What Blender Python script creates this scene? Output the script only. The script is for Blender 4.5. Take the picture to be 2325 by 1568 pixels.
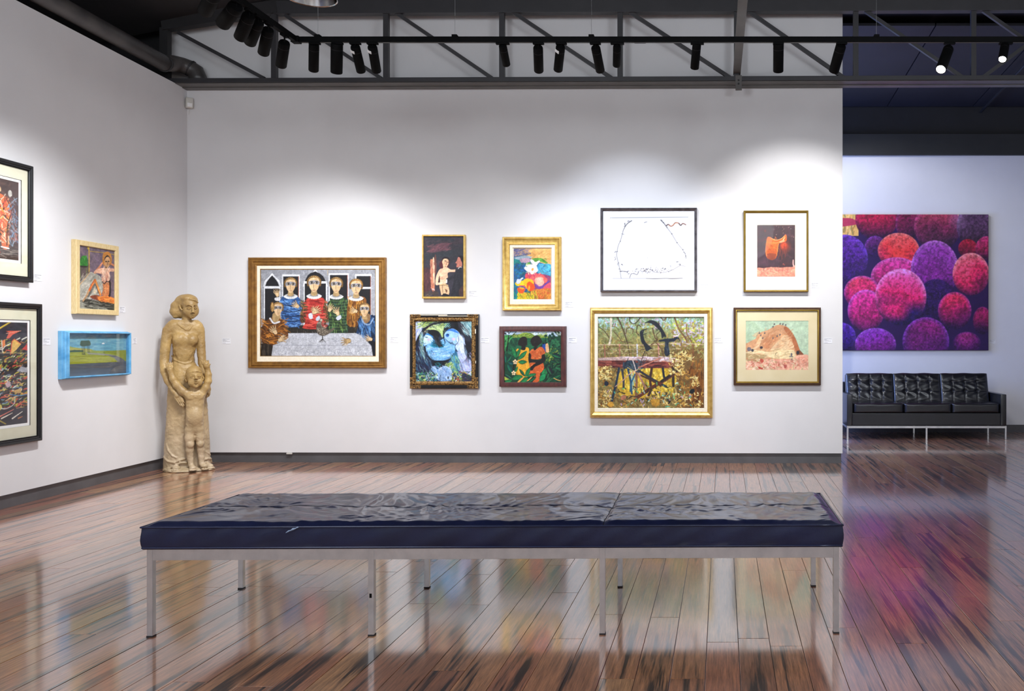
import bpy, bmesh, math, random
import numpy as np
from mathutils import Vector, Matrix
for o in list(bpy.data.objects): bpy.data.objects.remove(o, do_unlink=True)
SC = bpy.context.scene; COL = SC.collection
# ---------------------------------------------------------------- camera: level view, shifted lens
F, CX, CY, EYE = 1980.0, 1640.0, 771.0, 1.3
cam = bpy.data.cameras.new('camera'); cam.sensor_fit = 'HORIZONTAL'; cam.sensor_width = 36
cam.lens = 36*F/2325; cam.shift_x = -(CX-1162.5)/2325; cam.shift_y = -(784-CY)/2325; cam.clip_end = 100; cam.clip_start = .05
camo = bpy.data.objects.new('camera', cam); COL.objects.link(camo)
camo.location = (0, 0, EYE); camo.rotation_euler = (math.pi/2, 0, 0); SC.camera = camo
# ---------------------------------------------------------------- world, exposure, large lights
w = bpy.data.worlds.new('world'); SC.world = w; w.use_nodes = True
w.node_tree.nodes['Background'].inputs[0].default_value = (.75, .72, .78, 1); w.node_tree.nodes['Background'].inputs[1].default_value = .05
vs = SC.view_settings; vs.view_transform = 'Standard'; vs.look = 'None'; vs.gamma = 1; vs.use_curve_mapping = False
vs.exposure = 0.0
SPOT_W = 98.0; FILL_W = 190.0; DAY_W = 250.0
def area(name, loc, size, size_y, power, col, aim):
    l = bpy.data.lights.new(name, 'AREA'); l.shape = 'RECTANGLE'; l.size = size; l.size_y = size_y; l.energy = power; l.color = col
    o = bpy.data.objects.new(name, l); COL.objects.link(o); o.location = loc
    o.rotation_euler = (Vector(aim)-Vector(loc)).to_track_quat('-Z', 'Y').to_euler(); return o
# unseen point lights added as fill above and behind the camera, and the daylight that enters the far room from its left end
for i, (x, y) in enumerate(((-4.2, -1.0), (0.2, -1.5), (4.6, -1.0), (-2.9, 2.2), (2.9, 2.2))):
    l = bpy.data.lights.new('fill_light', 'POINT'); l.energy = FILL_W; l.shadow_soft_size = .7; l.color = (.86, .93, 1.0)
    o = bpy.data.objects.new('fill_light', l); COL.objects.link(o); o.location = (x, y, 3.75)
area('daylight', (-1.6, 10.9, 2.1), 2.0, 2.2, DAY_W, (.30, .45, 1.0), (4.0, 10.9, 1.2))
def at(px, py, Y): return Vector(((px-CX)/F*Y, Y, EYE-(py-CY)/F*Y))
# ---------------------------------------------------------------- helpers
def link(o, parent=None):
    COL.objects.link(o)
    if parent is not None: o.parent = parent
    return o
def tag(o, label=None, cat=None, group=None, kind=None):
    if label: o['label'] = label
    if cat: o['category'] = cat
    if group: o['group'] = group
    if kind: o['kind'] = kind
    return o
def empty(name, loc=(0, 0, 0), rz=0.0):
    o = bpy.data.objects.new(name, None); o.location = loc; o.rotation_euler = (0, 0, rz); o.empty_display_size = .1
    return link(o)
def obj(name, bm, mat=None, parent=None, smooth=False, loc=None):
    me = bpy.data.meshes.new(name)
    if isinstance(bm, bmesh.types.BMesh):
        bmesh.ops.recalc_face_normals(bm, faces=bm.faces); bm.to_mesh(me); bm.free()
    else:
        me.from_pydata([tuple(v) for v in bm[0]], [], [tuple(f) for f in bm[1]]); me.update()
    if mat: me.materials.append(mat)
    if smooth: me.polygons.foreach_set('use_smooth', [True]*len(me.polygons))
    o = bpy.data.objects.new(name, me)
    if loc is not None: o.location = loc
    return link(o, parent)
def autosmooth(o, ang=40):
    me = o.data; me.polygons.foreach_set('use_smooth', [True]*len(me.polygons))
    me.set_sharp_from_angle(angle=math.radians(ang)) if hasattr(me, 'set_sharp_from_angle') else None
    return o
def box(bm, a, b, bev=0.0, M=None):
    x0, x1 = sorted((a[0], b[0])); y0, y1 = sorted((a[1], b[1])); z0, z1 = sorted((a[2], b[2]))
    vs_ = [bm.verts.new(v) for v in ((x0, y0, z0), (x1, y0, z0), (x1, y1, z0), (x0, y1, z0), (x0, y0, z1), (x1, y0, z1), (x1, y1, z1), (x0, y1, z1))]
    fs = [bm.faces.new([vs_[i] for i in f]) for f in ((0, 3, 2, 1), (4, 5, 6, 7), (0, 1, 5, 4), (1, 2, 6, 5), (2, 3, 7, 6), (3, 0, 4, 7))]
    geom = vs_
    if bev > 0:
        es = list({e for f in fs for e in f.edges}); r = bmesh.ops.bevel(bm, geom=es, offset=bev, segments=2, affect='EDGES', profile=.6); geom = list({v for f in r['faces'] for v in f.verts} | {v for v in vs_ if v.is_valid})
    if M is not None: bmesh.ops.transform(bm, matrix=M, verts=geom)
    return bm
def B(a, b, bev=0.0, M=None): return box(bmesh.new(), a, b, bev, M)
def bar(bm, p, q, w, d, up=(0, -1, 0), bev=0):
    p, q = Vector(p), Vector(q); z = (q-p); L = z.length; z.normalize(); y = Vector(up); x = y.cross(z).normalized(); y = z.cross(x)
    M = Matrix((x, y, z)).transposed().to_4x4(); M.translation = p
    return box(bm, (-w/2, -d/2, 0), (w/2, d/2, L), bev, M)
def tube(bm, pts, r, seg=12, cap=True):
    pts = [Vector(p) for p in pts]; n = len(pts); rs = r if hasattr(r, '__len__') else [r]*n; rings = []
    t0 = (pts[1]-pts[0]).normalized(); ref = Vector((0, 0, 1)) if abs(t0.z) < .9 else Vector((1, 0, 0)); nx = ref.cross(t0).normalized()
    for i, p in enumerate(pts):
        t = (pts[min(i+1, n-1)]-pts[max(i-1, 0)]).normalized(); nx = (nx-t*nx.dot(t)).normalized(); ny = t.cross(nx)
        rings.append([bm.verts.new(p+(nx*math.cos(a)+ny*math.sin(a))*rs[i]) for a in [2*math.pi*k/seg for k in range(seg)]])
    for a, b in zip(rings, rings[1:]):
        for k in range(seg): bm.faces.new((a[k], a[(k+1) % seg], b[(k+1) % seg], b[k]))
    if cap: bm.faces.new(rings[0][::-1]); bm.faces.new(rings[-1])
    return bm
def lathe(bm, prof, seg=32, M=None):
    rings = []
    for r, z in prof: rings.append([bm.verts.new((r*math.cos(2*math.pi*k/seg), r*math.sin(2*math.pi*k/seg), z)) for k in range(seg)])
    for a, b in zip(rings, rings[1:]):
        for k in range(seg): bm.faces.new((a[k], a[(k+1) % seg], b[(k+1) % seg], b[k]))
    if M is not None: bmesh.ops.transform(bm, matrix=M, verts=[v for r in rings for v in r])
    return bm
def rings_loft(rects, closed_back=False):
    """rects: list of (x0,x1,z0,z1,depth) from outer to inner; depth measured out of the wall (-y)."""
    bm = bmesh.new(); R = []
    for x0, x1, z0, z1, d in rects: R.append([bm.verts.new((x, -d, z)) for x, z in ((x0, z0), (x1, z0), (x1, z1), (x0, z1))])
    for a, b in zip(R, R[1:]):
        for k in range(4): bm.faces.new((a[k], a[(k+1) % 4], b[(k+1) % 4], b[k]))
    return bm
# ---------------------------------------------------------------- materials
def lin(h):
    if isinstance(h, str):
        h = h.lstrip('#'); h = ''.join(q*2 for q in h) if len(h) == 3 else h; c = [int(h[i:i+2], 16)/255 for i in (0, 2, 4)]
    else: c = h
    return tuple(v/12.92 if v <= .04045 else ((v+.055)/1.055)**2.4 for v in c)+(1,)
class N:
    def __init__(s, name):
        s.m = bpy.data.materials.new(name); s.m.use_nodes = True; s.t = s.m.node_tree; s.b = s.t.nodes['Principled BSDF']
    def n(s, typ, **k):
        nd = s.t.nodes.new('ShaderNode'+typ)
        for a, v in k.items():
            if a.startswith('i_'): nd.inputs[int(a[2:]) if a[2:].isdigit() else a[2:].replace('_', ' ')].default_value = v
            else: setattr(nd, a, v)
        return nd
    def l(s, a, b): s.t.links.new(a, b)
    def set(s, **k):
        for a, v in k.items(): s.b.inputs[a.replace('_', ' ')].default_value = v
        return s
    def noise(s, scale, detail=4, rough=.55, vec=None, mapping=None):
        tc = s.n('TexCoord'); src = vec if vec is not None else tc.outputs['Object']
        if mapping: mp = s.n('Mapping'); mp.inputs['Scale'].default_value = mapping; s.l(src, mp.inputs[0]); src = mp.outputs[0]
        nz = s.n('TexNoise'); nz.inputs['Scale'].default_value = scale; nz.inputs['Detail'].default_value = detail; nz.inputs['Roughness'].default_value = rough
        s.l(src, nz.inputs['Vector']); return nz.outputs['Fac']
    def ramp(s, fac, stops):
        r = s.n('ValToRGB'); e = r.color_ramp.elements
        while len(e) < len(stops): e.new(.5)
        for q, (p, c) in zip(e, stops): q.position = p; q.color = lin(c) if isinstance(c, str) else c
        s.l(fac, r.inputs[0]); return r.outputs[0]
    def bump(s, fac, strength, dist=.01):
        b = s.n('Bump'); b.inputs['Strength'].default_value = strength; b.inputs['Distance'].default_value = dist; s.l(fac, b.inputs['Height'])
        s.l(b.outputs[0], s.b.inputs['Normal']); return b
def mat(name, c1, c2=None, rough=.5, metal=0.0, scale=20, bump=0.0, bscale=None, dist=.004, coat=0.0, spec=.5, mapping=None, lo=.35, hi=.65):
    q = N(name); c2 = c2 or c1; nz = q.noise(scale, mapping=mapping); q.l(q.ramp(nz, [(lo, c1), (hi, c2)]), q.b.inputs['Base Color'])
    q.set(Roughness=rough, Metallic=metal, Coat_Weight=coat, Specular_IOR_Level=spec)
    if coat: q.set(Coat_Roughness=.1)
    if bump: q.bump(q.noise(bscale or scale*2, mapping=mapping), bump, dist)
    return q.m
M = {}
M['wall'] = mat('wall_paint', 'dcdadb', 'dfddde', .75, scale=3, bump=.05, bscale=160, dist=.002)
M['base'] = mat('baseboard_paint', '504e50', '5a585a', .45, scale=6, bump=.05, bscale=40)
M['dark'] = mat('dark_paint', '222022', '2b292b', .6, scale=3)
M['darker'] = mat('black_paint', '141316', '19181b', .65, scale=3)
M['bulk'] = mat('bulkhead_paint', '222222', '272726', .6, scale=3)
M['ceil'] = mat('ceiling_paint', '2a2829', '333032', .7, scale=1.5)
M['steel'] = mat('grey_steel_paint', '323134', '38373a', .45, scale=4, bump=.05, bscale=60)
M['steel2'] = mat('pale_steel_paint', '575452', '625f5c', .45, scale=5, bump=.05, bscale=60)
M['black'] = mat('black_satin', '050506', '080809', .7, scale=10, spec=.12)
M['blackgloss'] = mat('black_lacquer', '0f0f11', '151517', .25, scale=10)
M['chrome'] = mat('brushed_steel', 'd2d3d4', 'e2e2e2', .3, 1.0, scale=14, bump=.03, bscale=60)
M['duct'] = mat('duct_paint', '3a3737', '4c4846', .4, scale=5, bump=.1, bscale=9, dist=.01)
M['gold'] = mat('gold_leaf', 'a87c34', 'c89a48', .36, .75, scale=22, bump=.12, bscale=60, dist=.002)
M['gold2'] = mat('pale_gold_leaf', 'c8a050', 'e2c070', .38, .6, scale=26, bump=.15, bscale=70, dist=.002)
M['gold3'] = mat('brass_gold', 'a88a3c', 'b89848', .3, .8, scale=12)
M['bronze'] = mat('dark_gilt', '7c5628', '9c7034', .42, .45, scale=18, bump=.1, bscale=50, dist=.002)
M['ornate'] = mat('worn_gilt', '4a3420', 'b08850', .4, .55, scale=60, bump=.6, bscale=120, dist=.004, lo=.38, hi=.58)
M['linen'] = mat('linen_liner', 'e8dcc4', 'f0e6d2', .8, scale=60, bump=.1, bscale=300, dist=.001)
M['cream'] = mat('cream_mount', 'd8d4bc', 'dddac4', .85, scale=10)
M['tan'] = mat('tan_mount', 'd6c6a0', 'dccdaa', .85, scale=4)
M['white'] = mat('white_mount', 'f2f1f0', 'f5f4f3', .85, scale=10)
M['blond'] = mat('raw_pine', 'd8bc84', 'e6cf9c', .55, scale=30, bump=.1, bscale=60, mapping=(4, 4, 1))
M['mahog'] = mat('mahogany', '431f20', '592a26', .35, scale=14, bump=.05, mapping=(3, 3, 1))
M['brown'] = mat('dark_brown_wood', '3c2412', '52341a', .35, .2, scale=20)
M['pewter'] = mat('pewter', '6c686c', '8c888c', .28, .85, scale=16)
M['bluepaint'] = mat('light_blue_paint', '4c98cc', '7cbcE4', .4, scale=12)
M['card'] = mat('card', 'e8e8ec', 'ecebf0', .7, scale=8)
M['ink'] = mat('grey_ink', '77747c', '8a878e', .8, scale=8)
M['plastic'] = mat('white_plastic', 'c8c4bc', 'd0ccc4', .4, scale=8)
M['silver'] = mat('silver_reflector', 'c0c0c0', 'd8d8d8', .15, 1.0, scale=5)
def emis(name, col, s):
    q = N(name); q.b.inputs['Emission Color'].default_value = lin(col); q.b.inputs['Emission Strength'].default_value = s; return q.m
M['lamp'] = emis('lamp_face', 'fff4e6', 40)
# glazing: thin pane, clear with a mirror-like sheen
q = N('picture_glass'); q.t.nodes.remove(q.b); lw = q.n('LayerWeight'); lw.inputs[0].default_value = .12
gl = q.n('BsdfGlossy'); gl.inputs['Roughness'].default_value = .02; tr = q.n('BsdfTransparent'); mx = q.n('MixShader')
q.l(lw.outputs['Fresnel'], mx.inputs[0]); q.l(tr.outputs[0], mx.inputs[1]); q.l(gl.outputs[0], mx.inputs[2]); q.l(mx.outputs[0], q.t.nodes['Material Output'].inputs[0]); M['glass'] = q.m
# paint carried by the surface itself
q = N('artist_paint'); at_ = q.n('Attribute', attribute_name='paint'); q.l(at_.outputs['Color'], q.b.inputs['Base Color']); q.set(Roughness=.5, Specular_IOR_Level=.35)
q.bump(q.noise(220, 3), .12, .002); M['paint'] = q.m
# wooden boards: red-brown, long dark streaks, lacquered
q = N('lacquered_boards'); geo = q.n('NewGeometry'); ton = q.n('Attribute', attribute_name='tone'); sep = q.n('SeparateColor'); q.l(ton.outputs['Color'], sep.inputs[0])
off = q.n('VectorMath', operation='SCALE'); off.inputs['Scale'].default_value = 37.0; q.l(ton.outputs['Color'], off.inputs[0])
add = q.n('VectorMath', operation='ADD'); q.l(geo.outputs['Position'], add.inputs[0]); q.l(off.outputs[0], add.inputs[1]); vec = add.outputs[0]
base = q.ramp(sep.outputs[0], [(0, '845640'), (.25, '9c6c4c'), (.5, '9a6248'), (.7, 'aa7c56'), (.85, '945842'), (1, '886548')])
fine = q.noise(1, 8, .75, vec, (105, 5.0, 1)); g1 = q.ramp(fine, [(.32, (.38, .34, .32, 1)), (.5, (.95, .95, .95, 1)), (.68, (1.65, 1.6, 1.5, 1))])
m1 = q.n('MixRGB', blend_type='MULTIPLY'); m1.inputs[0].default_value = 1; q.l(base, m1.inputs[1]); q.l(g1, m1.inputs[2])
st = q.noise(1, 5, .62, vec, (20, .8, 1)); s1 = q.ramp(st, [(.53, (0, 0, 0, 1)), (.61, (.95, .95, .95, 1))])
m2 = q.n('MixRGB', blend_type='MIX'); q.l(s1, m2.inputs[0]); q.l(m1.outputs[0], m2.inputs[1]); m2.inputs[2].default_value = lin('1c1416')
q.l(m2.outputs[0], q.b.inputs['Base Color']); q.set(Roughness=.32, Coat_Weight=1.0, Coat_Roughness=.10, Coat_IOR=1.62, Specular_IOR_Level=.5)
bw = q.noise(1, 2, .5, geo.outputs['Position'], (7, 1.2, 1)); q.bump(bw, .05, .01)
M['boards'] = q.m
# leathers
def leather(name, c1, c2, rough, coat, tint=(1.0, 1.0, 1.0)):
    q = N(name); nz = q.noise(5, 5); q.l(q.ramp(nz, [(.35, c1), (.7, c2)]), q.b.inputs['Base Color']); q.set(Roughness=rough, Coat_Weight=coat, Coat_Roughness=.16, Coat_IOR=1.6); q.b.inputs['Coat Tint'].default_value = tint+(1,); q.b.inputs['Specular Tint'].default_value = tint+(1,)
    tc = q.n('TexCoord'); vo = q.n('TexVoronoi'); vo.inputs['Scale'].default_value = 260; q.l(tc.outputs['Object'], vo.inputs['Vector']); q.bump(vo.outputs['Distance'], .12, .002); return q.m
M['navy'] = leather('navy_leather', '0d1229', '141a38', .42, .55, (.62, .70, 1.0)); M['leather'] = leather('black_leather', '0c0c0f', '131318', .36, .35)
# carved stone
q = N('ochre_stone'); nz = q.noise(6, 6, .6); gz = q.n('NewGeometry'); sx = q.n('SeparateXYZ'); q.l(gz.outputs['Position'], sx.inputs[0])
c_up = q.ramp(nz, [(.3, '8c6e40'), (.7, 'b89860')]); c_lo = q.ramp(nz, [(.3, '9c8868'), (.7, 'c2ac90')])
mr = q.n('MapRange'); mr.inputs[1].default_value = .9; mr.inputs[2].default_value = .15; q.l(sx.outputs[2], mr.inputs[0])
mm = q.n('MixRGB'); q.l(mr.outputs[0], mm.inputs[0]); q.l(c_up, mm.inputs[1]); q.l(c_lo, mm.inputs[2]); q.l(mm.outputs[0], q.b.inputs['Base Color'])
q.set(Roughness=.42, Specular_IOR_Level=.5); q.bump(q.noise(70, 4, .6), .55, .006); M['stone'] = q.m
# ---------------------------------------------------------------- wall planes (s along the wall, z up, depth out of the wall)
class Plane:
    def __init__(s, P, u): s.P = Vector(P); s.u = Vector(u).normalized(); s.n = Vector((s.u[1], -s.u[0])); s.rz = math.atan2(s.u[1], s.u[0])
    def hit(s, px, py, d=0.0):
        D = Vector(((px-CX)/F, 1.0)); t = (s.P+s.n*d).dot(s.n)/D.dot(s.n); q = D*t
        return (q-s.P).dot(s.u), EYE-(py-CY)/F*t
    def w(s, a, d=0.0, z=0.0): q = s.P+s.u*a+s.n*d; return Vector((q[0], q[1], z))
CORNER = (-5.674, 9.247)
BACK = Plane(CORNER, (1, -.0124)); LEFT = Plane(CORNER, (-.0631, 1)); FAR = Plane((-1.7, 12.25), (1, 0))
BB = .107; TOPZ = 4.78
def slab(name, plane, s0, s1, z0, z1, d0, d1, m, bev=0, parent=None, kind='structure'):
    o = obj(name, B((s0, -d0, z0), (s1, -d1, z1), bev), m, parent)
    if parent is None: o.location = (plane.P[0], plane.P[1], 0); o.rotation_euler = (0, 0, plane.rz)
    if kind: o['kind'] = kind
    return o
SR = BACK.hit(1913, 900)[0]
slab('wall_back', BACK, -.17, SR, BB, TOPZ, 0, -.16, M['wall'])
slab('baseboard_back', BACK, -.02, SR-.012, 0, BB, -.02, -.14, M['base'])
slab('wall_left', LEFT, -13, 0.0, BB, 3.953, 0, -.12, M['wall'])
slab('baseboard_left', LEFT, -13, -.02, 0, BB, -.02, -.10, M['base'])
slab('wall_far', FAR, 0, 9.4, BB, 3.885, 0, -.12, M['wall'])
slab('baseboard_far', FAR, 0, 9.4, 0, BB, -.02, -.10, M['base'])
slab('trim_1', FAR, 0, 9.4, 3.885, 4.175, .06, -.12, M['bulk'])
slab('wall_far_upper', FAR, 0, 9.4, 4.175, 4.75, -.02, -.12, M['darker'])
def sbox(name, a, b, m):
    o = obj(name, B(a, b), m); o['kind'] = 'structure'; return o
sbox('wall_right', (7.6, -4, 0), (7.75, 12.4, 5.2), M['wall'])
sbox('wall_rear', (-6.6, -4.15, 0), (7.75, -4, 5.2), M['wall'])
sbox('wall_outer', (-6.75, -4, 0), (-6.6, 9.6, 5.2), M['darker'])
sbox('wall_outer_back', (-6.6, 9.42, 0), (-5.86, 9.55, 5.2), M['darker'])
sbox('wall_far_left', (-1.85, 9.45, 0), (-1.75, 12.4, 4.75), M['wall'])
# ceiling of the main hall: flat, sloping down on the left
bm = bmesh.new(); prof = [(-6.75, 4.40), (-5.95, 4.56), (-4.75, 4.80), (7.75, 4.80)]
rows = [[bm.verts.new((x, y, z+dz)) for x, z in prof] for y, dz in ((-4.15, 0), (9.2, 0))]
for k in range(3): bm.faces.new((rows[0][k], rows[0][k+1], rows[1][k+1], rows[1][k]))
r = bmesh.ops.extrude_face_region(bm, geom=list(bm.faces)); bmesh.ops.translate(bm, vec=(0, 0, .1), verts=[v for v in r['geom'] if isinstance(v, bmesh.types.BMVert)])
ce = obj('ceiling', bm, M['ceil']); ce['kind'] = 'structure'
# far ceiling: panels with open joints
fc = obj('ceiling_far', B((-1.85, 9.2, 4.80), (7.75, 12.4, 4.86)), M['darker']); fc['kind'] = 'structure'
x = 2.32-1.2*4
q = mat('far_ceiling_panel', '1e1e26', '23232c', .6, scale=2)
while x < 7.6:
    bm = bmesh.new(); x1 = x+1.185; y0, y1 = (9.45, 12.23); z0, z1 = 4.70, 4.57
    vsx = [bm.verts.new(v) for v in ((x, y0, z0), (x1, y0, z0), (x1, y1, z1), (x, y1, z1), (x, y0, z0+.03), (x1, y0, z0+.03), (x1, y1, z1+.03), (x, y1, z1+.03))]
    for f in ((0, 1, 2, 3), (7, 6, 5, 4), (0, 4, 5, 1), (1, 5, 6, 2), (2, 6, 7, 3), (3, 7, 4, 0)): bm.faces.new([vsx[i] for i in f])
    obj('panel', bm, q, fc); x += 1.2
# conduit under the far ceiling
t = tag(obj('conduit_pipe', tube(bmesh.new(), [(3.62, 9.6, 4.62), (3.62, 12.2, 4.49)], .018), M['darker'], smooth=True), 'thin dark conduit running back across the far ceiling', 'pipe')
# ---------------------------------------------------------------- floor of separate boards
fl = obj('floor', B((-6.7, -4, -.05), (7.7, 12.35, -.012)), M['darker']); fl['kind'] = 'structure'
rng = random.Random(11); PW = .135; X0 = -.066; G = .0022
boards = []; nrow0 = int((-6.5-X0)/PW)-1; nrow1 = int((7.5-X0)/PW)
for r_ in range(nrow0, nrow1):
    xa = X0+r_*PW; y = -4+rng.uniform(-1.8, 0)
    while y < 12.3:
        L = rng.choice((1.84, 1.84, 1.84, 1.2, 1.5)); ya, yb = max(y, -3.99), min(y+L, 12.33)
        if yb-ya > .05: boards.append((xa, xa+PW, ya, yb))
        y += L
def seen(b):
    xa, xb, ya, yb = b; A = 0
    for k in range(9):
        yy = ya+(yb-ya)*(k+.5)/9
        if yy < 2.9: continue
        px = CX+F*(xa+PW/2)/yy; py = CY+F*EYE/yy
        if -15 < px < 2340 and py < 1580 and not (xa < SR-5.7 and yy > 9.3) and yy < 12.25 and xa > -5.8:
            A += F*PW/yy*(F*EYE*(yb-ya)/9/yy**2)
    return A
boards.sort(key=seen, reverse=True)
def board_bm(b, V, Fc, tones):
    xa, xb, ya, yb = b; i = len(V); c = .0009; g = G/2; n = .0007
    z = rng.uniform(-.0004, .0004)
    for dx, zz in ((g, -.012), (g, -n+z), (g+c, z)):
        V += [(xa+dx, ya+dx, zz), (xb-dx, ya+dx, zz), (xb-dx, yb-dx, zz), (xa+dx, yb-dx, zz)]
    for r0 in (0, 4):
        for k in range(4): Fc.append((i+r0+k, i+r0+(k+1) % 4, i+r0+4+(k+1) % 4, i+r0+4+k))
    Fc.append((i+8, i+9, i+10, i+11)); t = (rng.random(), rng.random(), rng.random(), 1); tones += [t]*12
def set_tone(o, tones):
    a = o.data.color_attributes.new('tone', 'FLOAT_COLOR', 'POINT'); a.data.foreach_set('color', [v for t in tones for v in t])
for b in boards[:299]:
    V, Fc, T_ = [], [], []; board_bm(b, V, Fc, T_); o = obj('board', (V, Fc), M['boards'], fl); set_tone(o, T_)
V, Fc, T_ = [], [], []
for b in boards[299:]: board_bm(b, V, Fc, T_)
o = obj('board_field', (V, Fc), M['boards'], fl); set_tone(o, T_); o['kind'] = 'stuff'
# ---------------------------------------------------------------- roof truss in front of the back wall
TR = Plane(BACK.w(0, .20)[:2], (1, -.0124)); OFF = TR.P
tr = empty('roof_truss', (OFF[0], OFF[1], 0), TR.rz); tag(tr, 'dark grey steel lattice truss spanning above the white partition wall', 'truss')
def tp(px, py): s, z = TR.hit(px, py); return (s, 0, z)
ZB = TR.hit(1200, 177)[1]; ZT = TR.hit(1200, 30)[1]
obj('bottom_chord', B((-.35, -.04, TR.hit(1200, 187)[1]), (11.5, .05, ZB), .002), M['steel'], tr)
obj('channel', B((-.35, -.025, 3.948), (11.5, .10, TR.hit(1200, 187)[1]-.001), .003), M['steel2'], tr)
obj('cover_strip', B((-.35, .104, 3.940), (11.5, .185, TR.hit(1200, 187)[1]), .003), M['steel2'], tr)
s0 = tp(625, 36); bm = bmesh.new(); box(bm, (s0[0], -.04, ZT-.005), (11.5, .05, ZT+.13), .002); obj('top_chord', bm, M['steel'], tr)
bm = bmesh.new(); a = Vector(tp(372, 70)); b = Vector(tp(632, 30)); a.z += .06; b.z += .06; bar(bm, a, b, .13, .09, up=(0, -1, 0)); obj('rafter', bm, M['dark'], tr)
for px in (623, 877, 1140, 1408, 1672, 1943, 2210, 2478):
    s = tp(px, 100)[0]; obj('post', B((s-.026, -.02, ZB-.003), (s+.026, .03, ZT)), M['steel'], tr)
obj('end_post', B((tp(366, 100)[0], -.03, ZB), (tp(384, 100)[0], .04, tp(0, 66)[2])), M['dark'], tr)
for a, b in (((405, 74), (600, 178)), ((648, 35), (866, 178)), ((900, 30), (1118, 178)), ((1165, 28), (1390, 178)), ((1430, 28), (1660, 178)), ((1700, 26), (1918, 178)), ((1963, 24), (2188, 178)), ((2232, 24), (2450, 178)), ((2380, 66), (2228, 178))):
    obj('brace', bar(bmesh.new(), Vector(tp(*a)), Vector(tp(*b)), .036, .036), M['steel'], tr)
# bracket and long tie bar coming forward from the chord
t = empty('tie_bar', (0, 0, 0)); tag(t, 'grey steel tie bar reaching forward from a bracket on the truss', 'beam')
obj('bar', bar(bmesh.new(), (.150, 9.02, 4.06), (.165, 5.9, 3.93), .075, .05, up=(0, 0, 1)), M['steel2'], t)
p = at(1677, 190, 8.97); obj('bracket', B((p.x-.033, 8.93, at(0, 204, 8.95).z), (p.x+.033, 8.975, at(0, 176, 8.95).z+.02), .003), M['steel2'], t)
for py in (182, 190):
    p2 = at(1677, py, 8.93); bm = bmesh.new(); bmesh.ops.create_cone(bm, cap_ends=True, segments=8, radius1=.009, radius2=.009, depth=.012, matrix=Matrix.Translation((p2.x, 8.925, p2.z))@Matrix.Rotation(math.pi/2, 4, 'X')); obj('bolt', bm, M['dark'], t)
# ---------------------------------------------------------------- duct above the left wall
def Lp(s, d, z): v = LEFT.w(s, d); return Vector((v.x, v.y, z))
p0 = at(372, 143, 8.75); s_, d_ = (Vector(p0[:2])-LEFT.P).dot(LEFT.u), (Vector(p0[:2])-LEFT.P).dot(LEFT.n)
path = [Lp(s_-k, d_, p0.z) for k in np.linspace(9, 0, 10)]
path += [at(395, 144, 8.98), at(415, 149, 9.06), at(432, 155, 9.10), at(445, 163, 9.12), at(450, 176, 9.12), at(450, 190, 9.12)]
dt = empty('ventilation_duct', tuple(path[9])); tag(dt, 'round dark duct running along the top of the left wall into an elbow', 'duct')
def loc(pts): return [p-path[9] for p in pts]
obj('pipe', tube(bmesh.new(), loc(path[:10]), .078, 24), M['duct'], dt, True); obj('elbow', tube(bmesh.new(), loc(path[9:]), .082, 24), M['duct'], dt, True)
for p, q_ in ((path[7]+Vector((0, .1, 0)), path[8]), (path[9], path[10]), (path[12], path[13])):
    dd = (q_-p).normalized(); obj('joint_ring', tube(bmesh.new(), loc([p-dd*.01, p+dd*.01]), .086, 24), M['dark'], dt, False)
# ---------------------------------------------------------------- motion detector in the corner
c = BACK.hit(428, 236); v = BACK.w(.03, .02, c[1]); t = empty('motion_detector', tuple(v), math.radians(42)); tag(t, 'small white motion detector high in the wall corner', 'sensor')
obj('body', B((-.034, -.05, -.055), (.034, .0, .055), .010), M['plastic'], t, True)
obj('lens', B((-.022, -.055, -.045), (.022, -.048, -.005), .003), M['white'], t, True)
obj('cable', tube(bmesh.new(), [(0, -.012, -.055), (.002, -.006, -.08), (-.002, -.006, -.12)], .002, 6), M['plastic'], t)
# small clip on the top edge of the baseboard
v = BACK.w(BACK.hit(657, 1029)[0], -.005, BACK.hit(657, 1029)[1]); tag(obj('cable_clip', B((-.03, -.012, -.008), (.03, .012, .008), .003), M['plastic'], loc=v), 'small white clip on the top edge of the dark baseboard', 'clip')
# ---------------------------------------------------------------- painted surfaces (rasterised in memory, stored as vertex paint)
def hexc(h):
    h = h.lstrip('#')
    if len(h) == 3: h = ''.join(q*2 for q in h)
    return np.array([int(h[i:i+2], 16) for i in (0, 2, 4)], float)/255
def pts_(s):
    if isinstance(s, str): s = [tuple(float(v) for v in q.split(',')) for q in s.split()]
    return np.array(s, float)
def smooth_(p, closed, k=6):
    n = len(p)
    if n < 3: return p
    if closed: q = np.vstack([p[-1:], p, p[:2]]); m = n
    else: q = np.vstack([2*p[:1]-p[1:2], p, 2*p[-1:]-p[-2:-1]]); m = n-1
    t = np.linspace(0, 1, k, endpoint=False)[:, None]; out = []
    for i in range(m):
        a, b, c, d = q[i:i+4]
        out.append(.5*(2*b+(c-a)*t+(2*a-5*b+4*c-d)*t*t+(3*b-3*c+d-a)*t**3))
    r = np.vstack(out)
    return r if closed else np.vstack([r, p[-1:]])
def vnoise(h, w, cell, rng, aniso=(1, 1)):
    cy, cx = cell*aniso[1], cell*aniso[0]
    g = rng.random((int(h/cy)+3, int(w/cx)+3))
    y = np.arange(h)/cy; x = np.arange(w)/cx
    yi = y.astype(int); xi = x.astype(int); fy = y-yi; fx = x-xi
    fy = (fy*fy*(3-2*fy))[:, None]; fx = (fx*fx*(3-2*fx))[None]
    a = g[yi][:, xi]; b = g[yi][:, xi+1]; c = g[yi+1][:, xi]; d = g[yi+1][:, xi+1]
    return (a*(1-fx)+b*fx)*(1-fy)+(c*(1-fx)+d*fx)*fy-.5
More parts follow.
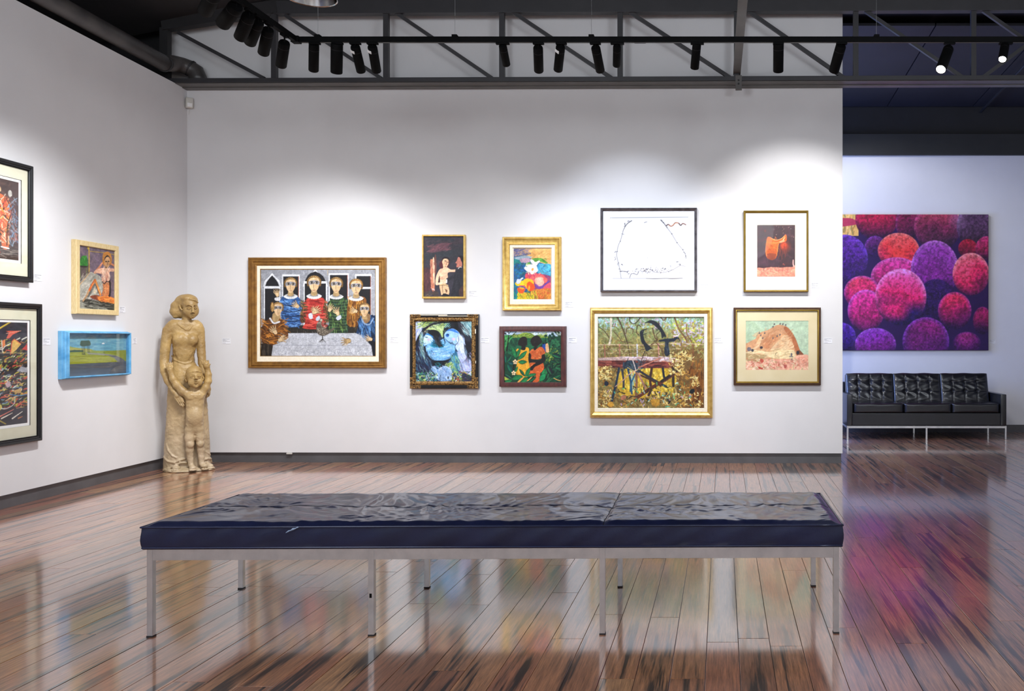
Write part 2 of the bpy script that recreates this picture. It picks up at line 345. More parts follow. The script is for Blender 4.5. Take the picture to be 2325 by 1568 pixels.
class Canvas:
    SS = 2
    def __init__(s, W, H, quad, bg='888', seed=1):
        s.W, s.H = W*s.SS, H*s.SS
        q = pts_(quad); dst = np.array([(0, 0), (s.W, 0), (s.W, s.H), (0, s.H)], float)
        A = []; B = []
        for (x, y), (u, v) in zip(q, dst):
            A += [[x, y, 1, 0, 0, 0, -u*x, -u*y], [0, 0, 0, x, y, 1, -v*x, -v*y]]; B += [u, v]
        s.h = np.append(np.linalg.solve(np.array(A), np.array(B)), 1).reshape(3, 3)
        s.k = s.H/(.5*(abs(q[3, 1]-q[0, 1])+abs(q[2, 1]-q[1, 1])))
        s.kx = s.W/(.5*(abs(q[1, 0]-q[0, 0])+abs(q[2, 0]-q[3, 0])))
        s.img = np.ones((s.H, s.W, 3))*hexc(bg); s.rng = np.random.default_rng(seed)
    def T(s, p):
        p = pts_(p); q = np.c_[p, np.ones(len(p))]@s.h.T
        return q[:, :2]/q[:, 2:]
    def box(s, x0, y0, x1, y1):
        x0 = max(0, int(x0)); y0 = max(0, int(y0)); x1 = min(s.W, int(x1)+2); y1 = min(s.H, int(y1)+2)
        if x1 <= x0 or y1 <= y0: return None
        Y, X = np.mgrid[y0:y1, x0:x1]
        return x0, y0, x1, y1, X+.5, Y+.5
    def put(s, b, m, col, a):
        v = s.img[b[1]:b[3], b[0]:b[2]]; m = (m*a)[..., None]
        v[:] = v*(1-m)+hexc(col)*m if isinstance(col, str) else v*(1-m)+col*m
    def p(s, col, pts, sm=1, a=1., grad=None):
        q = smooth_(pts_(pts), True) if sm else pts_(pts)
        q = s.T(q); b = s.box(q[:, 0].min(), q[:, 1].min(), q[:, 0].max(), q[:, 1].max())
        if b is None: return s
        X, Y = b[4], b[5]; ins = np.zeros(X.shape, bool)
        for (xa, ya), (xb, yb) in zip(q, np.roll(q, -1, 0)):
            if ya == yb: continue
            c = ((ya > Y) != (yb > Y)) & (X < (xb-xa)*(Y-ya)/(yb-ya)+xa); ins ^= c
        if grad:
            t = ((Y-q[:, 1].min())/max(1e-6, np.ptp(q[:, 1])))[..., None]
            col = hexc(col)*(1-t)+hexc(grad)*t
        s.put(b, ins.astype(float), col, a); return s
    def l(s, col, w, pts, w2=None, a=1., sm=1):
        q = smooth_(pts_(pts), False) if sm else pts_(pts)
        q = s.T(q); w1 = w*s.k/2; w2 = w1 if w2 is None else w2*s.k/2; n = len(q)-1
        r = max(w1, w2)+1
        b = s.box(q[:, 0].min()-r, q[:, 1].min()-r, q[:, 0].max()+r, q[:, 1].max()+r)
        if b is None: return s
        X, Y = b[4], b[5]; m = np.zeros(X.shape)
        for i in range(n):
            (xa, ya), (xb, yb) = q[i], q[i+1]; dx, dy = xb-xa, yb-ya
            t = np.clip(((X-xa)*dx+(Y-ya)*dy)/max(1e-9, dx*dx+dy*dy), 0, 1)
            d = np.hypot(X-xa-t*dx, Y-ya-t*dy)
            ww = w1+(w2-w1)*(i+t)/n
            m = np.maximum(m, np.clip(ww-d+.5, 0, 1)*np.clip(ww*2, .3, 1))
        s.put(b, m, col, a); return s
    def e(s, col, cx, cy, rx, ry, rot=0, a=1., soft=0., grad=None, tex=0):
        c = s.T([(cx, cy)])[0]; rx = rx*s.kx; ry = ry*s.k; r = max(rx, ry)
        b = s.box(c[0]-r-1, c[1]-r-1, c[0]+r+1, c[1]+r+1)
        if b is None: return s
        X, Y = b[4]-c[0], b[5]-c[1]; co, si = math.cos(math.radians(rot)), math.sin(math.radians(rot))
        U, V = (X*co+Y*si)/rx, (-X*si+Y*co)/ry; d = np.hypot(U, V)
        m = np.clip((1-d)/max(soft, 1/min(rx, ry)), 0, 1)
        s.put(b, m, col, a); return s
    def st(s, cols, n, reg, L, w, ang, jit=20, seed=0, a=.9, bend=.2):
        rng = np.random.default_rng(seed+77); cols = cols.split()
        for i in range(n):
            x = rng.uniform(reg[0], reg[2]); y = rng.uniform(reg[1], reg[3])
            if len(reg) > 4 and not inpoly(x, y, reg[4]): continue
            t = math.radians(rng.normal(ang, jit)); ll = L*rng.uniform(.5, 1.3)/2
            dx, dy = math.cos(t)*ll, math.sin(t)*ll; k = rng.uniform(-bend, bend)
            s.l(cols[rng.integers(len(cols))], w*rng.uniform(.5, 1.4), [(x-dx, y-dy), (x-dy*k, y+dx*k), (x+dx, y+dy)], a=a)
        return s
    def fin(s, amp=.08, cell=3, fine=.04, aniso=(1, 1)):
        for c_, am in ((cell*s.SS, amp), (cell*3*s.SS, amp), (1.2*s.SS, fine)):
            s.img *= 1+2*am*vnoise(s.H, s.W, c_, s.rng, aniso)[..., None]
        im = np.clip(s.img, 0, 1); k = s.SS
        return im.reshape(s.H//k, k, s.W//k, k, 3).mean((1, 3))
def inpoly(x, y, poly):
    c = False; n = len(poly)
    for i in range(n):
        xa, ya = poly[i]; xb, yb = poly[i-1]
        if (ya > y) != (yb > y) and x < (xb-xa)*(y-ya)/(yb-ya)+xa: c = not c
    return c
def rect(x0, y0, x1, y1): return [(x0, y0), (x1, y0), (x1, y1), (x0, y1)]
# every picture is painted in its own drawing units
def art_banquet():
    c = Canvas(260, 196, rect(272, 272, 1630, 1295), '8d8f96', 3)
    c.st('a4a6ac 9a9ca4 b4b6bc 84868e 7c7e88', 300, (272, 272, 1630, 1030), 60, 14, 70, 40, 1, .5)
    for x0, x1, t in ((325, 495, 345), (795, 1045, 300)):
        m = (x0+x1)/2; o = 14
        for cc, q in (('d4d6dc', 24), ('1c1c20', 0)):
            c.p(cc, [(x0-q, 475), (x0+20-q, 420-q/2), (m-30, t+30-q), (m, t-q*1.3), (m+30, t+30-q), (x1-20+q, 420-q/2), (x1+q, 475)], 0)
        c.p('d4d6dc', rect(x0-12, 470 if t == 345 else 412, x1+12, 1010), 0)
        c.p('1c1c20', rect(x0, 500 if t == 345 else 438, x1, 1030), 0)
    c.p('1c1c20', '795,412 800,400 830,345 860,318 920,298 970,320 1010,350 1038,400 1045,412', 0)
    for x0, y0, x1, y1 in ((540, 355, 722, 900), (1092, 340, 1300, 1000), (1405, 352, 1572, 900)):
        c.p('d0d2d8', rect(x0-14, y0-22, x1+14, y1), 0); c.p('1c1c20', rect(x0, y0, x1, y1+60), 0)
        c.l('b05038', 5, [(x1, y0), (x1, y1)], sm=0)
    c.p('d8d8dc', rect(1400, 480, 1580, 505), 0)
    c.p('9a9ca4', rect(1575, 360, 1630, 1000), 0, a=.8); c.p('9a9ca4', rect(500, 700, 538, 1000), 0, a=.7)
    c.l('c8a86c', 10, '1066,280 1066,340', sm=0, a=.4)
    c.p('26231f', rect(580, 930, 1430, 1024), 0)
    c.st('3c3830 4a443a 302c28', 40, (580, 940, 1430, 1015), 60, 6, 90, 3, 2)
    def person(hx, hy, s, cloth, cl2, collar=1, hairc='8a6a3c'):
        E = lambda col, dx, dy, rx, ry, **k: c.e(col, hx+dx*s, hy+dy*s, rx*s, ry*s, **k)
        c.p('a88c62', [(hx-26*s, hy+70*s), (hx+26*s, hy+70*s), (hx+46*s, hy+150*s), (hx-46*s, hy+150*s)], 0)
        for k in range(11):
            a = math.radians(180+k*18); E('5c4424', 66*math.cos(a), 62*math.sin(a)*.95-14, 24, 22)
            E(hairc, 64*math.cos(a), 60*math.sin(a)*.95-18, 18, 16); E('c0a070', 62*math.cos(a)-3, 60*math.sin(a)-22, 8, 6)
        E('6a4e2a', -70, 10, 16, 30); E('6a4e2a', 70, 10, 16, 30)
        c.p('d4b48c', [(hx-62*s, hy-20*s), (hx-50*s, hy-52*s), (hx, hy-66*s), (hx+50*s, hy-52*s), (hx+62*s, hy-20*s), (hx+54*s, hy+44*s), (hx+26*s, hy+92*s), (hx, hy+112*s), (hx-26*s, hy+92*s), (hx-54*s, hy+44*s)])
        c.p('b08a60', [(hx+4*s, hy-60*s), (hx+60*s, hy-20*s), (hx+52*s, hy+46*s), (hx+22*s, hy+92*s), (hx+4*s, hy+108*s)], a=.35)
        c.p('8e96ac', [(hx-60*s, hy-22*s), (hx, hy-34*s), (hx+60*s, hy-22*s), (hx+56*s, hy+18*s), (hx, hy+8*s), (hx-56*s, hy+18*s)], a=.85)
        for q in (-1, 1):
            E('4a4038', 30*q, -8, 27, 20); E('b8b0a4', 30*q, -6, 22, 13); E('16161c', 30*q+2, -7, 12, 13); E('fff', 30*q+6, -12, 3, 3)
        c.l('5c4028', 5*s, [(hx-3*s, hy), (hx-2*s, hy+64*s)], sm=0); c.l('f0d8b0', 6*s, [(hx+5*s, hy), (hx+5*s, hy+58*s)], sm=0, a=.7)
        c.l('7a4434', 5*s, [(hx-13*s, hy+82*s), (hx+13*s, hy+82*s)], sm=0)
        if collar:
            c.e('c4c4c4', hx, hy+152*s, 88*s, 34*s); c.e('7a7c84', hx, hy+140*s, 54*s, 20*s); c.e('a88c62', hx, hy+128*s, 42*s, 24*s)
            for k in range(9):
                a = math.radians(10+k*20); c.e('e8e8ea', hx+80*s*math.cos(a), hy+(146+32*math.sin(a))*s, 14*s, 10*s)
    def hand(x, y, ang, s=1., col='d2b48a', n=4):
        a0 = math.radians(ang); ax, ay = math.cos(a0), math.sin(a0); bx, by = -ay, ax
        W = lambda u, v: (x+(ax*u+bx*v)*s, y+(ay*u+by*v)*s)
        c.p('4c3826', [W(-36, -24), W(30, -30), W(40, 0), W(30, 30), W(-36, 24)])
        c.p(col, [W(-36, -18), W(26, -24), W(34, 0), W(26, 24), W(-36, 18)])
        for k in range(n):
            v = (k-1.5)*15
            c.l('4c3826', 15*s, [W(20, v), W(62-abs(k-1.3)*8, v*1.7), W(84-abs(k-1.3)*12, v*2.1)], 9*s)
            c.l(col, 11*s, [W(20, v), W(62-abs(k-1.3)*8, v*1.7), W(82-abs(k-1.3)*12, v*2.1)], 6*s)
        c.l(col, 12*s, [W(-10, -18), W(18, -44), W(40, -52)], 7*s)
    # blue
    c.p('2b4d80', '520,610 570,588 700,588 760,660 770,740 735,800 735,940 535,940 520,820 490,700'); 
    c.st('5686c4 3c68a8 20365c 7aa6dc', 130, (505, 600, 745, 935), 70, 9, 12, 16, 3)
    for y in (690, 760, 815, 870): c.l('14233e', 9, [(520, y), (630, y+14), (735, y)])
    hand(470, 560, -95, .8); c.p('c8c8cc', '440,610 500,600 500,640 450,640'); person(628, 450, .92, 0, 0); hand(700, 700, -140, .8)
    # red
    c.p('5a3020', '800,640 850,600 985,600 1035,640 1075,800 1080,890 1020,912 1000,900 800,900 750,900 742,840 770,700')
    c.st('7a4830 3c5030 8a6a40 2c2018', 90, (745, 640, 820, 890), 26, 8, 60, 40, 4); c.st('7a4830 3c5030 8a6a40 2c2018', 90, (1010, 640, 1078, 890), 26, 8, 60, 40, 5)
    c.p('b03830', '812,640 850,604 985,604 1030,640 1012,720 1020,900 1030,968 780,968 800,900 830,720')
    c.st('d4574a 8a2020 c84840 701818', 150, (812, 625, 1018, 965), 90, 8, 3, 8, 6)
    person(905, 436, 1.0, 0, 0); hand(868, 830, -60, .5, 'c8c8d0', 3); hand(920, 770, -25, .95); hand(910, 745, -150, .6); c.p('c4c8d4', '840,800 880,790 888,850 850,852'); c.p('b8bcc8', '925,850 965,820 975,860 940,880')
    # green
    c.p('243424', '1090,640 1130,590 1230,590 1290,640 1315,760 1310,880 1285,1015 1085,1015 1080,900 1060,700')
    c.st('4c7040 1a2818 6c9048 2c5048', 170, (1080, 620, 1300, 1010), 34, 8, 85, 8, 7)
    for y in range(640, 1010, 34): c.l('8aa860', 4, [(1085, y), (1190, y+8), (1300, y)], a=.7)
    person(1166, 450, .95, 0, 0); hand(1095, 740, -60, .8); hand(1180, 780, -110, .85); c.p('c4c8d4', '1165,840 1215,810 1225,850 1185,872')
    # brown right
    c.p('7a4a20', '1330,620 1370,590 1500,600 1520,680 1450,720 1440,920 1300,925 1300,700')
    c.st('b07830 3a2412 c89040 5a3418', 130, (1310, 620, 1500, 920), 80, 8, 88, 4, 8)
    person(1402, 470, .95, 0, 0, hairc='a87838'); hand(1385, 760, -160, .8)
    # blue stripe, seated right
    c.p('1c3458', '1440,850 1500,810 1610,815 1630,860 1630,1290 1580,1160 1500,1110 1470,1050 1370,1120 1345,1080 1410,1000')
    c.st('3c68a0 0e1a30 5c8cc0', 120, (1430, 860, 1628, 1110), 110, 7, 82, 6, 9); c.p('12161f', '1500,1110 1630,1130 1630,1295 1595,1295 1560,1170')
    c.p('8a6a48', '1470,800 1560,800 1560,880 1500,905'); person(1500, 740, .82, 0, 0, 0, '7a5428')
    c.l('8098b8', 16, '1470,860 1500,910 1560,920 1605,850'); hand(1300, 1110, 175, .95, 'b09468'); hand(1560, 1090, 200, .8)
    # brown seated left
    c.p('5a3418', '350,870 430,830 520,860 560,920 600,1030 590,1100 470,1120 470,1160 380,1180 290,1130 285,960')
    c.st('a06428 3c2410 c07c30 7a4a1c', 170, (292, 860, 590, 1165), 80, 9, 15, 20, 10); c.p('221c18', '290,1150 410,1170 400,1295 272,1295 280,1180')
    c.st('3c342c 4a4034', 20, (285, 1180, 390, 1290), 90, 6, 92, 3, 11)
    c.l('d4d4d8', 20, '385,850 430,905 495,890'); c.p('a88c62', '420,790 500,790 480,880 420,880'); person(478, 730, .8, 0, 0, 0, 'a07840'); c.e('6c4a26', 412, 715, 26, 60); c.e('a8824a', 412, 708, 18, 48); c.st('5c3c1c c8a468', 30, (395, 660, 430, 765), 24, 5, 80, 30, 61)
    hand(440, 1000, -120, .9); hand(520, 1100, -10, .85)
    # cloth
    c.p('b4b6be', '600,1024 1400,1024 1455,1048 1580,1170 1600,1295 400,1295 420,1165 490,1140 600,1080', 0)
    c.st('c8cad0 9a9ca8 d8dae0 888a96', 320, (470, 1030, 1560, 1290), 70, 5, 20, 60, 12, .5)
    c.l('8a8c98', 5, '420,1165 1000,1166 1580,1172', sm=0); c.st('e4e6ea 8a8c98', 200, (420, 1235, 1580, 1265), 22, 5, 90, 40, 13, .7)
    for x in (640, 830, 1055, 1270, 1460): c.l('d8dae0', 4, [(x, 1040), (x+(x-1000)*.1, 1290)], a=.6)
    hand(1300, 1115, 175, .95, 'b09468'); hand(515, 1100, -12, .85)
    # bird
    c.p('5c5248', '960,880 985,850 1005,870 990,920 1030,960 1080,985 1140,960 1145,975 1080,1030 1010,1056 950,1030 930,960 940,910')
    c.st('a89c88 302a24 c8bca8', 60, (945, 900, 1060, 1040), 30, 4, 40, 50, 14); c.e('b4a894', 990, 870, 16, 16)
    for x in (965, 985, 1010, 1040): c.l('2c2824', 6, [(1003, 1052), (1005, 1085), (x, 1130)])
    return c.fin(.07, 2, .07)
def art_couple():
    c = Canvas(96, 142, rect(112, 112, 1000, 1448), '33303a', 4)
    c.st('3c343c 2c2c34 44343a 2a3038', 160, (112, 112, 1000, 700), 190, 50, -5, 20, 1, .5)
    c.p('64404a', '240,470 300,380 420,290 600,260 690,280 600,400 420,460', a=.8); c.st('7a4a52 543440', 50, (260, 290, 680, 440), 140, 16, -20, 12, 2, .6)
    c.p('2a2e34', '150,520 420,470 1000,390 1000,560 700,560 300,640 150,600', a=.6)
    c.p('4a2c30', '112,860 270,860 280,1250 220,1310 112,1330', a=.9); c.st('5a3438 3c262c', 60, (112, 850, 270, 1300), 150, 20, 90, 20, 3, .5)
    c.p('6e4038', '360,590 395,560 400,900 370,1000 362,1310 300,1260', a=.9)
    c.p('c07a5c', '265,650 320,620 355,640 362,1270 290,1260 275,900'); c.p('ecc8a8', '320,640 355,632 362,1120 340,1140', a=.9); c.st('a05a48 e0a888 8a4a40', 50, (270, 700, 350, 1250), 90, 12, 88, 10, 4, .6)
    c.p('e8a8a0', '300,1270 362,1275 360,1330'); c.st('4a3c34', 20, (130, 1320, 420, 1440), 120, 16, 5, 20, 5, .7)
    c.p('4a1c26', '480,800 470,720 510,660 530,600 590,575 660,590 700,650 690,720 640,820 560,840'); c.p('20181c', '520,640 545,590 600,570 670,590 700,660 660,640 600,610 540,650')
    c.p('e8b898', '560,780 640,800 720,850 830,850 815,900 660,915 655,1020 620,1050 640,1130 560,1180 480,1180 400,1190 380,1130 400,990 470,850 545,820')
    c.p('302024', '440,1130 470,980 480,1060 478,1130')
    c.p('e4b490', '530,680 560,620 620,610 665,640 670,720 620,800 590,826 555,790 545,740')
    c.e('141014', 600, 660, 20, 12); c.e('141014', 652, 690, 16, 10); c.l('7a3c30', 9, '625,660 622,740 605,745'); c.e('2a1010', 602, 778, 16, 9, 20); c.e('c87050', 528, 1018, 14, 10); c.l('a86a50', 8, '480,1040 530,1060 590,1040')
    c.l('ecc4a4', 34, '400,1150 500,1150 600,1120 620,1100'); c.p('fff', '620,1070 640,1075 635,1140 618,1135')
    c.p('dcb48c', '480,1185 640,1185 688,1330 660,1410 600,1370 520,1410 490,1310'); c.l('c8a878', 22, '478,1190 570,1175 655,1195'); c.l('3c2c20', 7, '480,1205 570,1192 655,1215'); c.l('3c2c20', 8, '530,1200 545,1330 560,1400'); c.p('4c2a20', '580,1270 640,1300 640,1330 620,1360 600,1300', a=.8)
    c.p('1a1a20', '520,1425 560,1375 650,1390 690,1440 690,1448 520,1448')
    c.p('26262e', '840,870 960,800 960,1448 720,1448 790,1050 660,1110 650,1060 780,950'); c.st('303038 1c1c24', 50, (760, 880, 950, 1440), 150, 18, 100, 10, 6, .6)
    c.p('c07868', '880,580 920,590 945,660 965,700 960,780 880,800 845,790 850,720 820,700 850,660'); c.p('1c1418', '880,560 960,545 1000,600 1000,760 960,680 930,600 900,575'); c.l('f0e8e0', 12, '885,830 915,795 955,800'); c.p('4c302c', '900,1300 1000,1200 1000,1440 920,1440', a=.7)
    c.l('8a7a6a', 6, '170,1412 220,1400 240,1415 300,1405')
    return c.fin(.09, 3, .05)
def art_flowers():
    c = Canvas(90, 122, rect(315, 298, 1055, 1300), '2f5c84', 5)
    c.p('dda55e', '470,298 1055,298 1055,610 900,590 700,520 600,440 560,380', 1); c.st('e8b46c d09850 e0a860', 60, (600, 310, 1050, 520), 130, 24, -30, 20, 1, .6)
    c.p('6a6484', '315,298 560,298 460,360 600,360 590,400 420,440 315,450'); c.st('4a4c7c 8a7c8c b08c70', 40, (320, 310, 620, 430), 90, 18, -15, 20, 2, .7)
    c.p('9aa8b0', '330,480 560,440 690,470 560,500 420,520', a=.9); c.p('b090a0', '440,520 520,490 640,500 620,570 480,580')
    c.p('1f7a78', '315,520 430,530 470,640 315,680'); c.p('135f94', '330,620 520,620 560,740 420,780 330,740'); c.st('1c4c90 1878a0 2a5c50 123c74', 120, (320, 600, 560, 880), 70, 18, -20, 50, 3, .7)
    c.p('4c8c30', '560,590 640,570 640,620 560,640'); c.p('4f9032', '680,500 860,490 985,580 940,590 840,560 740,560'); c.st('80b04c 3c7428', 20, (700, 500, 950, 570), 60, 10, 20, 12, 4, .8)
    c.p('3c9cc0', '800,620 900,600 1055,620 1055,800 940,820 800,780'); c.st('58b8d4 2878ac 3c8c98 5890a8', 90, (800, 620, 1050, 830), 60, 16, 40, 60, 5, .8)
    c.p('8c3c64', '560,780 740,780 1000,830 1055,900 1055,1100 700,1130 560,1000'); c.p('d84c50', '560,800 700,800 860,800 960,880 970,950 880,980 720,960 560,880'); c.st('ec6c60 c04060 f08070', 60, (570, 800, 900, 930), 70, 18, -60, 30, 6, .8)
    c.p('f4a890', '740,890 820,860 900,880 920,960 870,1030 780,1030 735,960'); c.e('f8c8b0', 820, 930, 50, 70, 20, a=.7); c.p('e85c54', '900,890 970,880 970,950 920,970'); c.l('5a3c9c', 22, '740,1020 800,1070 880,1060 960,980 1010,940'); c.l('7a4ca0', 16, '760,1000 820,1045 890,1030')
    c.p('cc4c60', '900,1060 1000,980 1050,980 1040,1090 960,1130'); c.p('c8602c', '640,1150 800,1100 1055,1090 1055,1300 660,1300'); c.st('e07838 b05020 a87028 c88c30', 120, (680, 1110, 1050, 1295), 80, 16, -60, 40, 7, .7)
    c.p('d8a81c', '390,1180 560,1160 700,1210 680,1300 400,1300'); c.st('5c8c28 a8b030 3c7428 e8c030 3c2c50', 70, (400, 1130, 780, 1290), 70, 10, 85, 12, 8, .85)
    c.p('1c7c70', '315,1030 380,1060 380,1300 315,1300'); c.st('2c5c9c 18886c 20507c', 30, (316, 1000, 380, 1290), 80, 14, 90, 20, 9)
    c.p('f4b81c', '510,920 560,890 620,890 700,930 715,1000 700,1080 620,1130 560,1060 510,990'); c.p('e85018', '600,960 640,950 720,1010 730,1080 680,1125 620,1130 575,1060 580,990'); c.p('f4a020', '620,1020 640,1070 620,1130 600,1090')
    c.p('f0c820', '350,970 430,950 500,930 520,1020 440,1040 370,1020'); c.p('c8d0f4', '370,960 390,900 440,900 480,870 510,880 470,920 440,980 390,990'); c.l('d84858', 20, '430,1030 490,1030 545,1050 560,1080')
    c.p('e05020', '390,1090 430,1060 530,1080 535,1120 490,1180 420,1160'); c.p('f0a028', '430,1060 520,1070 500,1100 450,1090')
    for x, y, rx, ry, r in ((690, 560, 60, 34, 50), (790, 570, 55, 24, -35), (740, 600, 50, 40, 0), (570, 690, 50, 34, 20), (640, 660, 60, 50, 0), (680, 760, 40, 50, 0), (760, 720, 34, 44, 0), (700, 680, 80, 70, 0), (610, 730, 60, 30, 20)): c.e('f0e8dc', x, y, rx, ry, r)
    c.st('fff8f0 e0d0c0 d8dce0 f4e4a8', 40, (560, 600, 780, 790), 40, 12, 60, 60, 10, .8); c.e('e0984c', 690, 710, 24, 34, 20)
    return c.fin(.08, 2, .05)
def art_bluehead():
    c = Canvas(132, 142, rect(200, 205, 1275, 1360), '25304a', 6)
    c.p('bcc4e4', '200,240 330,240 300,420 240,560 200,560'); c.st('d8dcf4 8a94c0 a8b4dc', 60, (205, 230, 320, 560), 130, 7, -60, 12, 1)
    c.st('a8bc4c c8d878 6c8848 2c4450 dce8b0', 130, (290, 215, 780, 330), 140, 8, -20, 15, 2); c.p('b4cc84', '400,360 640,300 740,340 720,520 640,400 460,370'); c.st('dce8b0 94ac6c 485c58', 70, (420, 290, 760, 420), 120, 6, 20, 12, 3)
    c.l('14161e', 50, '225,720 240,580 340,400 480,290 640,240 900,225', 26); c.l('b08840', 6, '300,560 360,430 470,310')
    c.p('181a24', '740,380 800,260 900,215 1060,230 1180,330 1260,520 1275,900 1275,1000 1200,860 1150,620 1040,420 900,350'); c.p('30323e', '1010,230 1140,230 1240,400 1250,580 1170,580 1100,460', a=.8); c.p('0c0c12', '930,210 1000,210 1010,380 950,340')
    c.p('9cc4cc', '1060,215 1275,215 1275,540 1200,360'); c.st('c8e4e0 5c94a0 2c5868 e0f0f0', 70, (1110, 215, 1270, 460), 120, 6, 50, 10, 4); c.st('387c80 9cd0c8', 20, (760, 250, 860, 330), 60, 6, -40, 10, 44)
    # left face and bowl
    c.st('8cb0c8 4c7c94 d4e4ec 2c5868 a8c470', 170, (285, 440, 370, 960), 110, 6, 80, 15, 5)
    c.p('7cb4e4', '360,560 400,450 470,440 540,480 600,600 700,560 780,520 860,620 960,680 940,820 860,910 740,955 560,950 460,880 400,780 360,680')
    c.p('c4dcf4', '360,560 380,490 450,470 520,520 540,600 440,640 380,660', a=.9); c.st('4c94d4 a8d0f0 2c6cb0 d4e8f8 74b4e0', 220, (430, 680, 930, 930), 100, 8, -8, 10, 6, .7)
    c.st('187ca0 1c94a8 0e5c80', 70, (520, 600, 720, 700), 90, 12, 20, 15, 7, .7); c.p('2c74b0', '400,460 470,440 560,520 580,600 500,500 430,470'); c.e('e0a8c0', 455, 560, 44, 34, a=.6, soft=.7)
    c.p('14141a', '440,400 520,370 620,390 670,470 640,540 680,640 720,680 640,690 580,580 540,500 450,440'); c.st('2c3038 14141a 48505c', 50, (560, 520, 690, 670), 110, 6, 60, 10, 8)
    c.l('14141a', 12, '395,508 415,520 430,514'); c.l('14141a', 7, '345,620 370,632 395,625'); c.l('14141a', 9, '385,690 405,675 425,682')
    c.l('14161e', 34, '375,700 400,800 470,910 570,985 700,1000 850,940 930,830', 20); c.p('14161e', '520,970 800,970 730,1060 660,1130 600,1130 550,1060'); c.st('14506c 1c8c90', 20, (600, 1000, 700, 1150), 50, 8, 0, 30, 9)
    # right head
    c.p('9cc4ec', '760,440 830,370 920,350 1010,400 1060,470 1130,560 1160,700 1190,800 1160,920 1060,860 1000,780 960,700 940,655 880,620 800,560 750,500')
    c.p('2c6cc0', '790,400 860,355 960,370 1030,440 960,420 860,390', a=.9); c.p('c8d8f8', '1020,480 1120,540 1150,700 1130,900 1040,800 970,700 1010,600'); c.st('f0f4fc 9cb4e4 dce8fc', 90, (1000, 520, 1150, 900), 130, 7, 75, 10, 10, .8); c.e('ecb0cc', 930, 550, 50, 36, a=.7, soft=.6)
    c.e('2460b0', 812, 475, 36, 34); c.e('0e1420', 825, 465, 16, 14); c.l('1c2c44', 8, '770,545 870,635 900,608 925,640 965,662'); c.l('1c2c44', 7, '1020,500 1030,560 1010,620 970,660 960,720 1010,790'); c.l('14161e', 26, '740,400 740,520 765,600 760,645', 8)
    # pillar light right, robe
    c.p('2c6c94', '950,800 1010,830 1100,1160 1020,1260 880,1180 860,1000', a=.9); c.st('4c94b8 1c4c74 74b0c4 a8d070', 150, (860, 850, 1090, 1200), 110, 8, 70, 12, 11, .8)
    c.p('b8c4f0', '1000,800 1150,850 1270,1020 1275,1240 1160,1200 1090,1050'); c.st('d8e0fc 94a4e0 d0b8e4', 80, (1040, 850, 1270, 1210), 120, 8, 62, 10, 12, .8)
    for k in range(9): c.l('14161e', 6, [(1130+k*7, 640+k*10), (1140+k*12, 800), (1180+k*6, 900), (1090+k*16, 1010+k*7)], 3)
    c.st('d8e894 7ca04c', 40, (760, 1000, 920, 1100), 60, 8, -40, 20, 13); 
    c.p('8cb0d8', '500,1110 560,1060 620,1120 680,1090 780,1060 870,1130 905,1240 860,1330 700,1355 580,1280 500,1200'); c.st('c4d8f4 5c84bc dce8fc 7c98d0', 110, (520, 1080, 880, 1330), 90, 8, 60, 30, 14, .8)
    c.e('0e1420', 612, 1248, 9, 18); c.e('0e1420', 825, 1285, 14, 28); c.l('0e1420', 8, '680,1240 664,1300 680,1340'); c.l('e0ecfc', 8, '880,1130 910,1240 870,1340')
    c.p('1c2038', '205,700 280,740 400,1000 520,1160 560,1240 205,1360'); c.st('2c6484 74a8b8 3c4870 a8d0d8 1c2c44', 160, (210, 800, 540, 1250), 90, 7, 65, 14, 15, .7)
    c.st('1c6c70 58a850 d8e050 b0d8e8 1c2850 2c9c90 f0f4f8', 220, (205, 1180, 620, 1355), 40, 8, 60, 50, 16); c.st('2c7c50 98d040 e8e040 1c2850 f0f4f8 1c2040 c85040', 220, (880, 1170, 1270, 1355), 36, 9, 60, 60, 17)
    c.p('1c2040', '1100,1200 1275,1260 1275,1360 1120,1360', a=.7)
    return c.fin(.08, 2, .06)
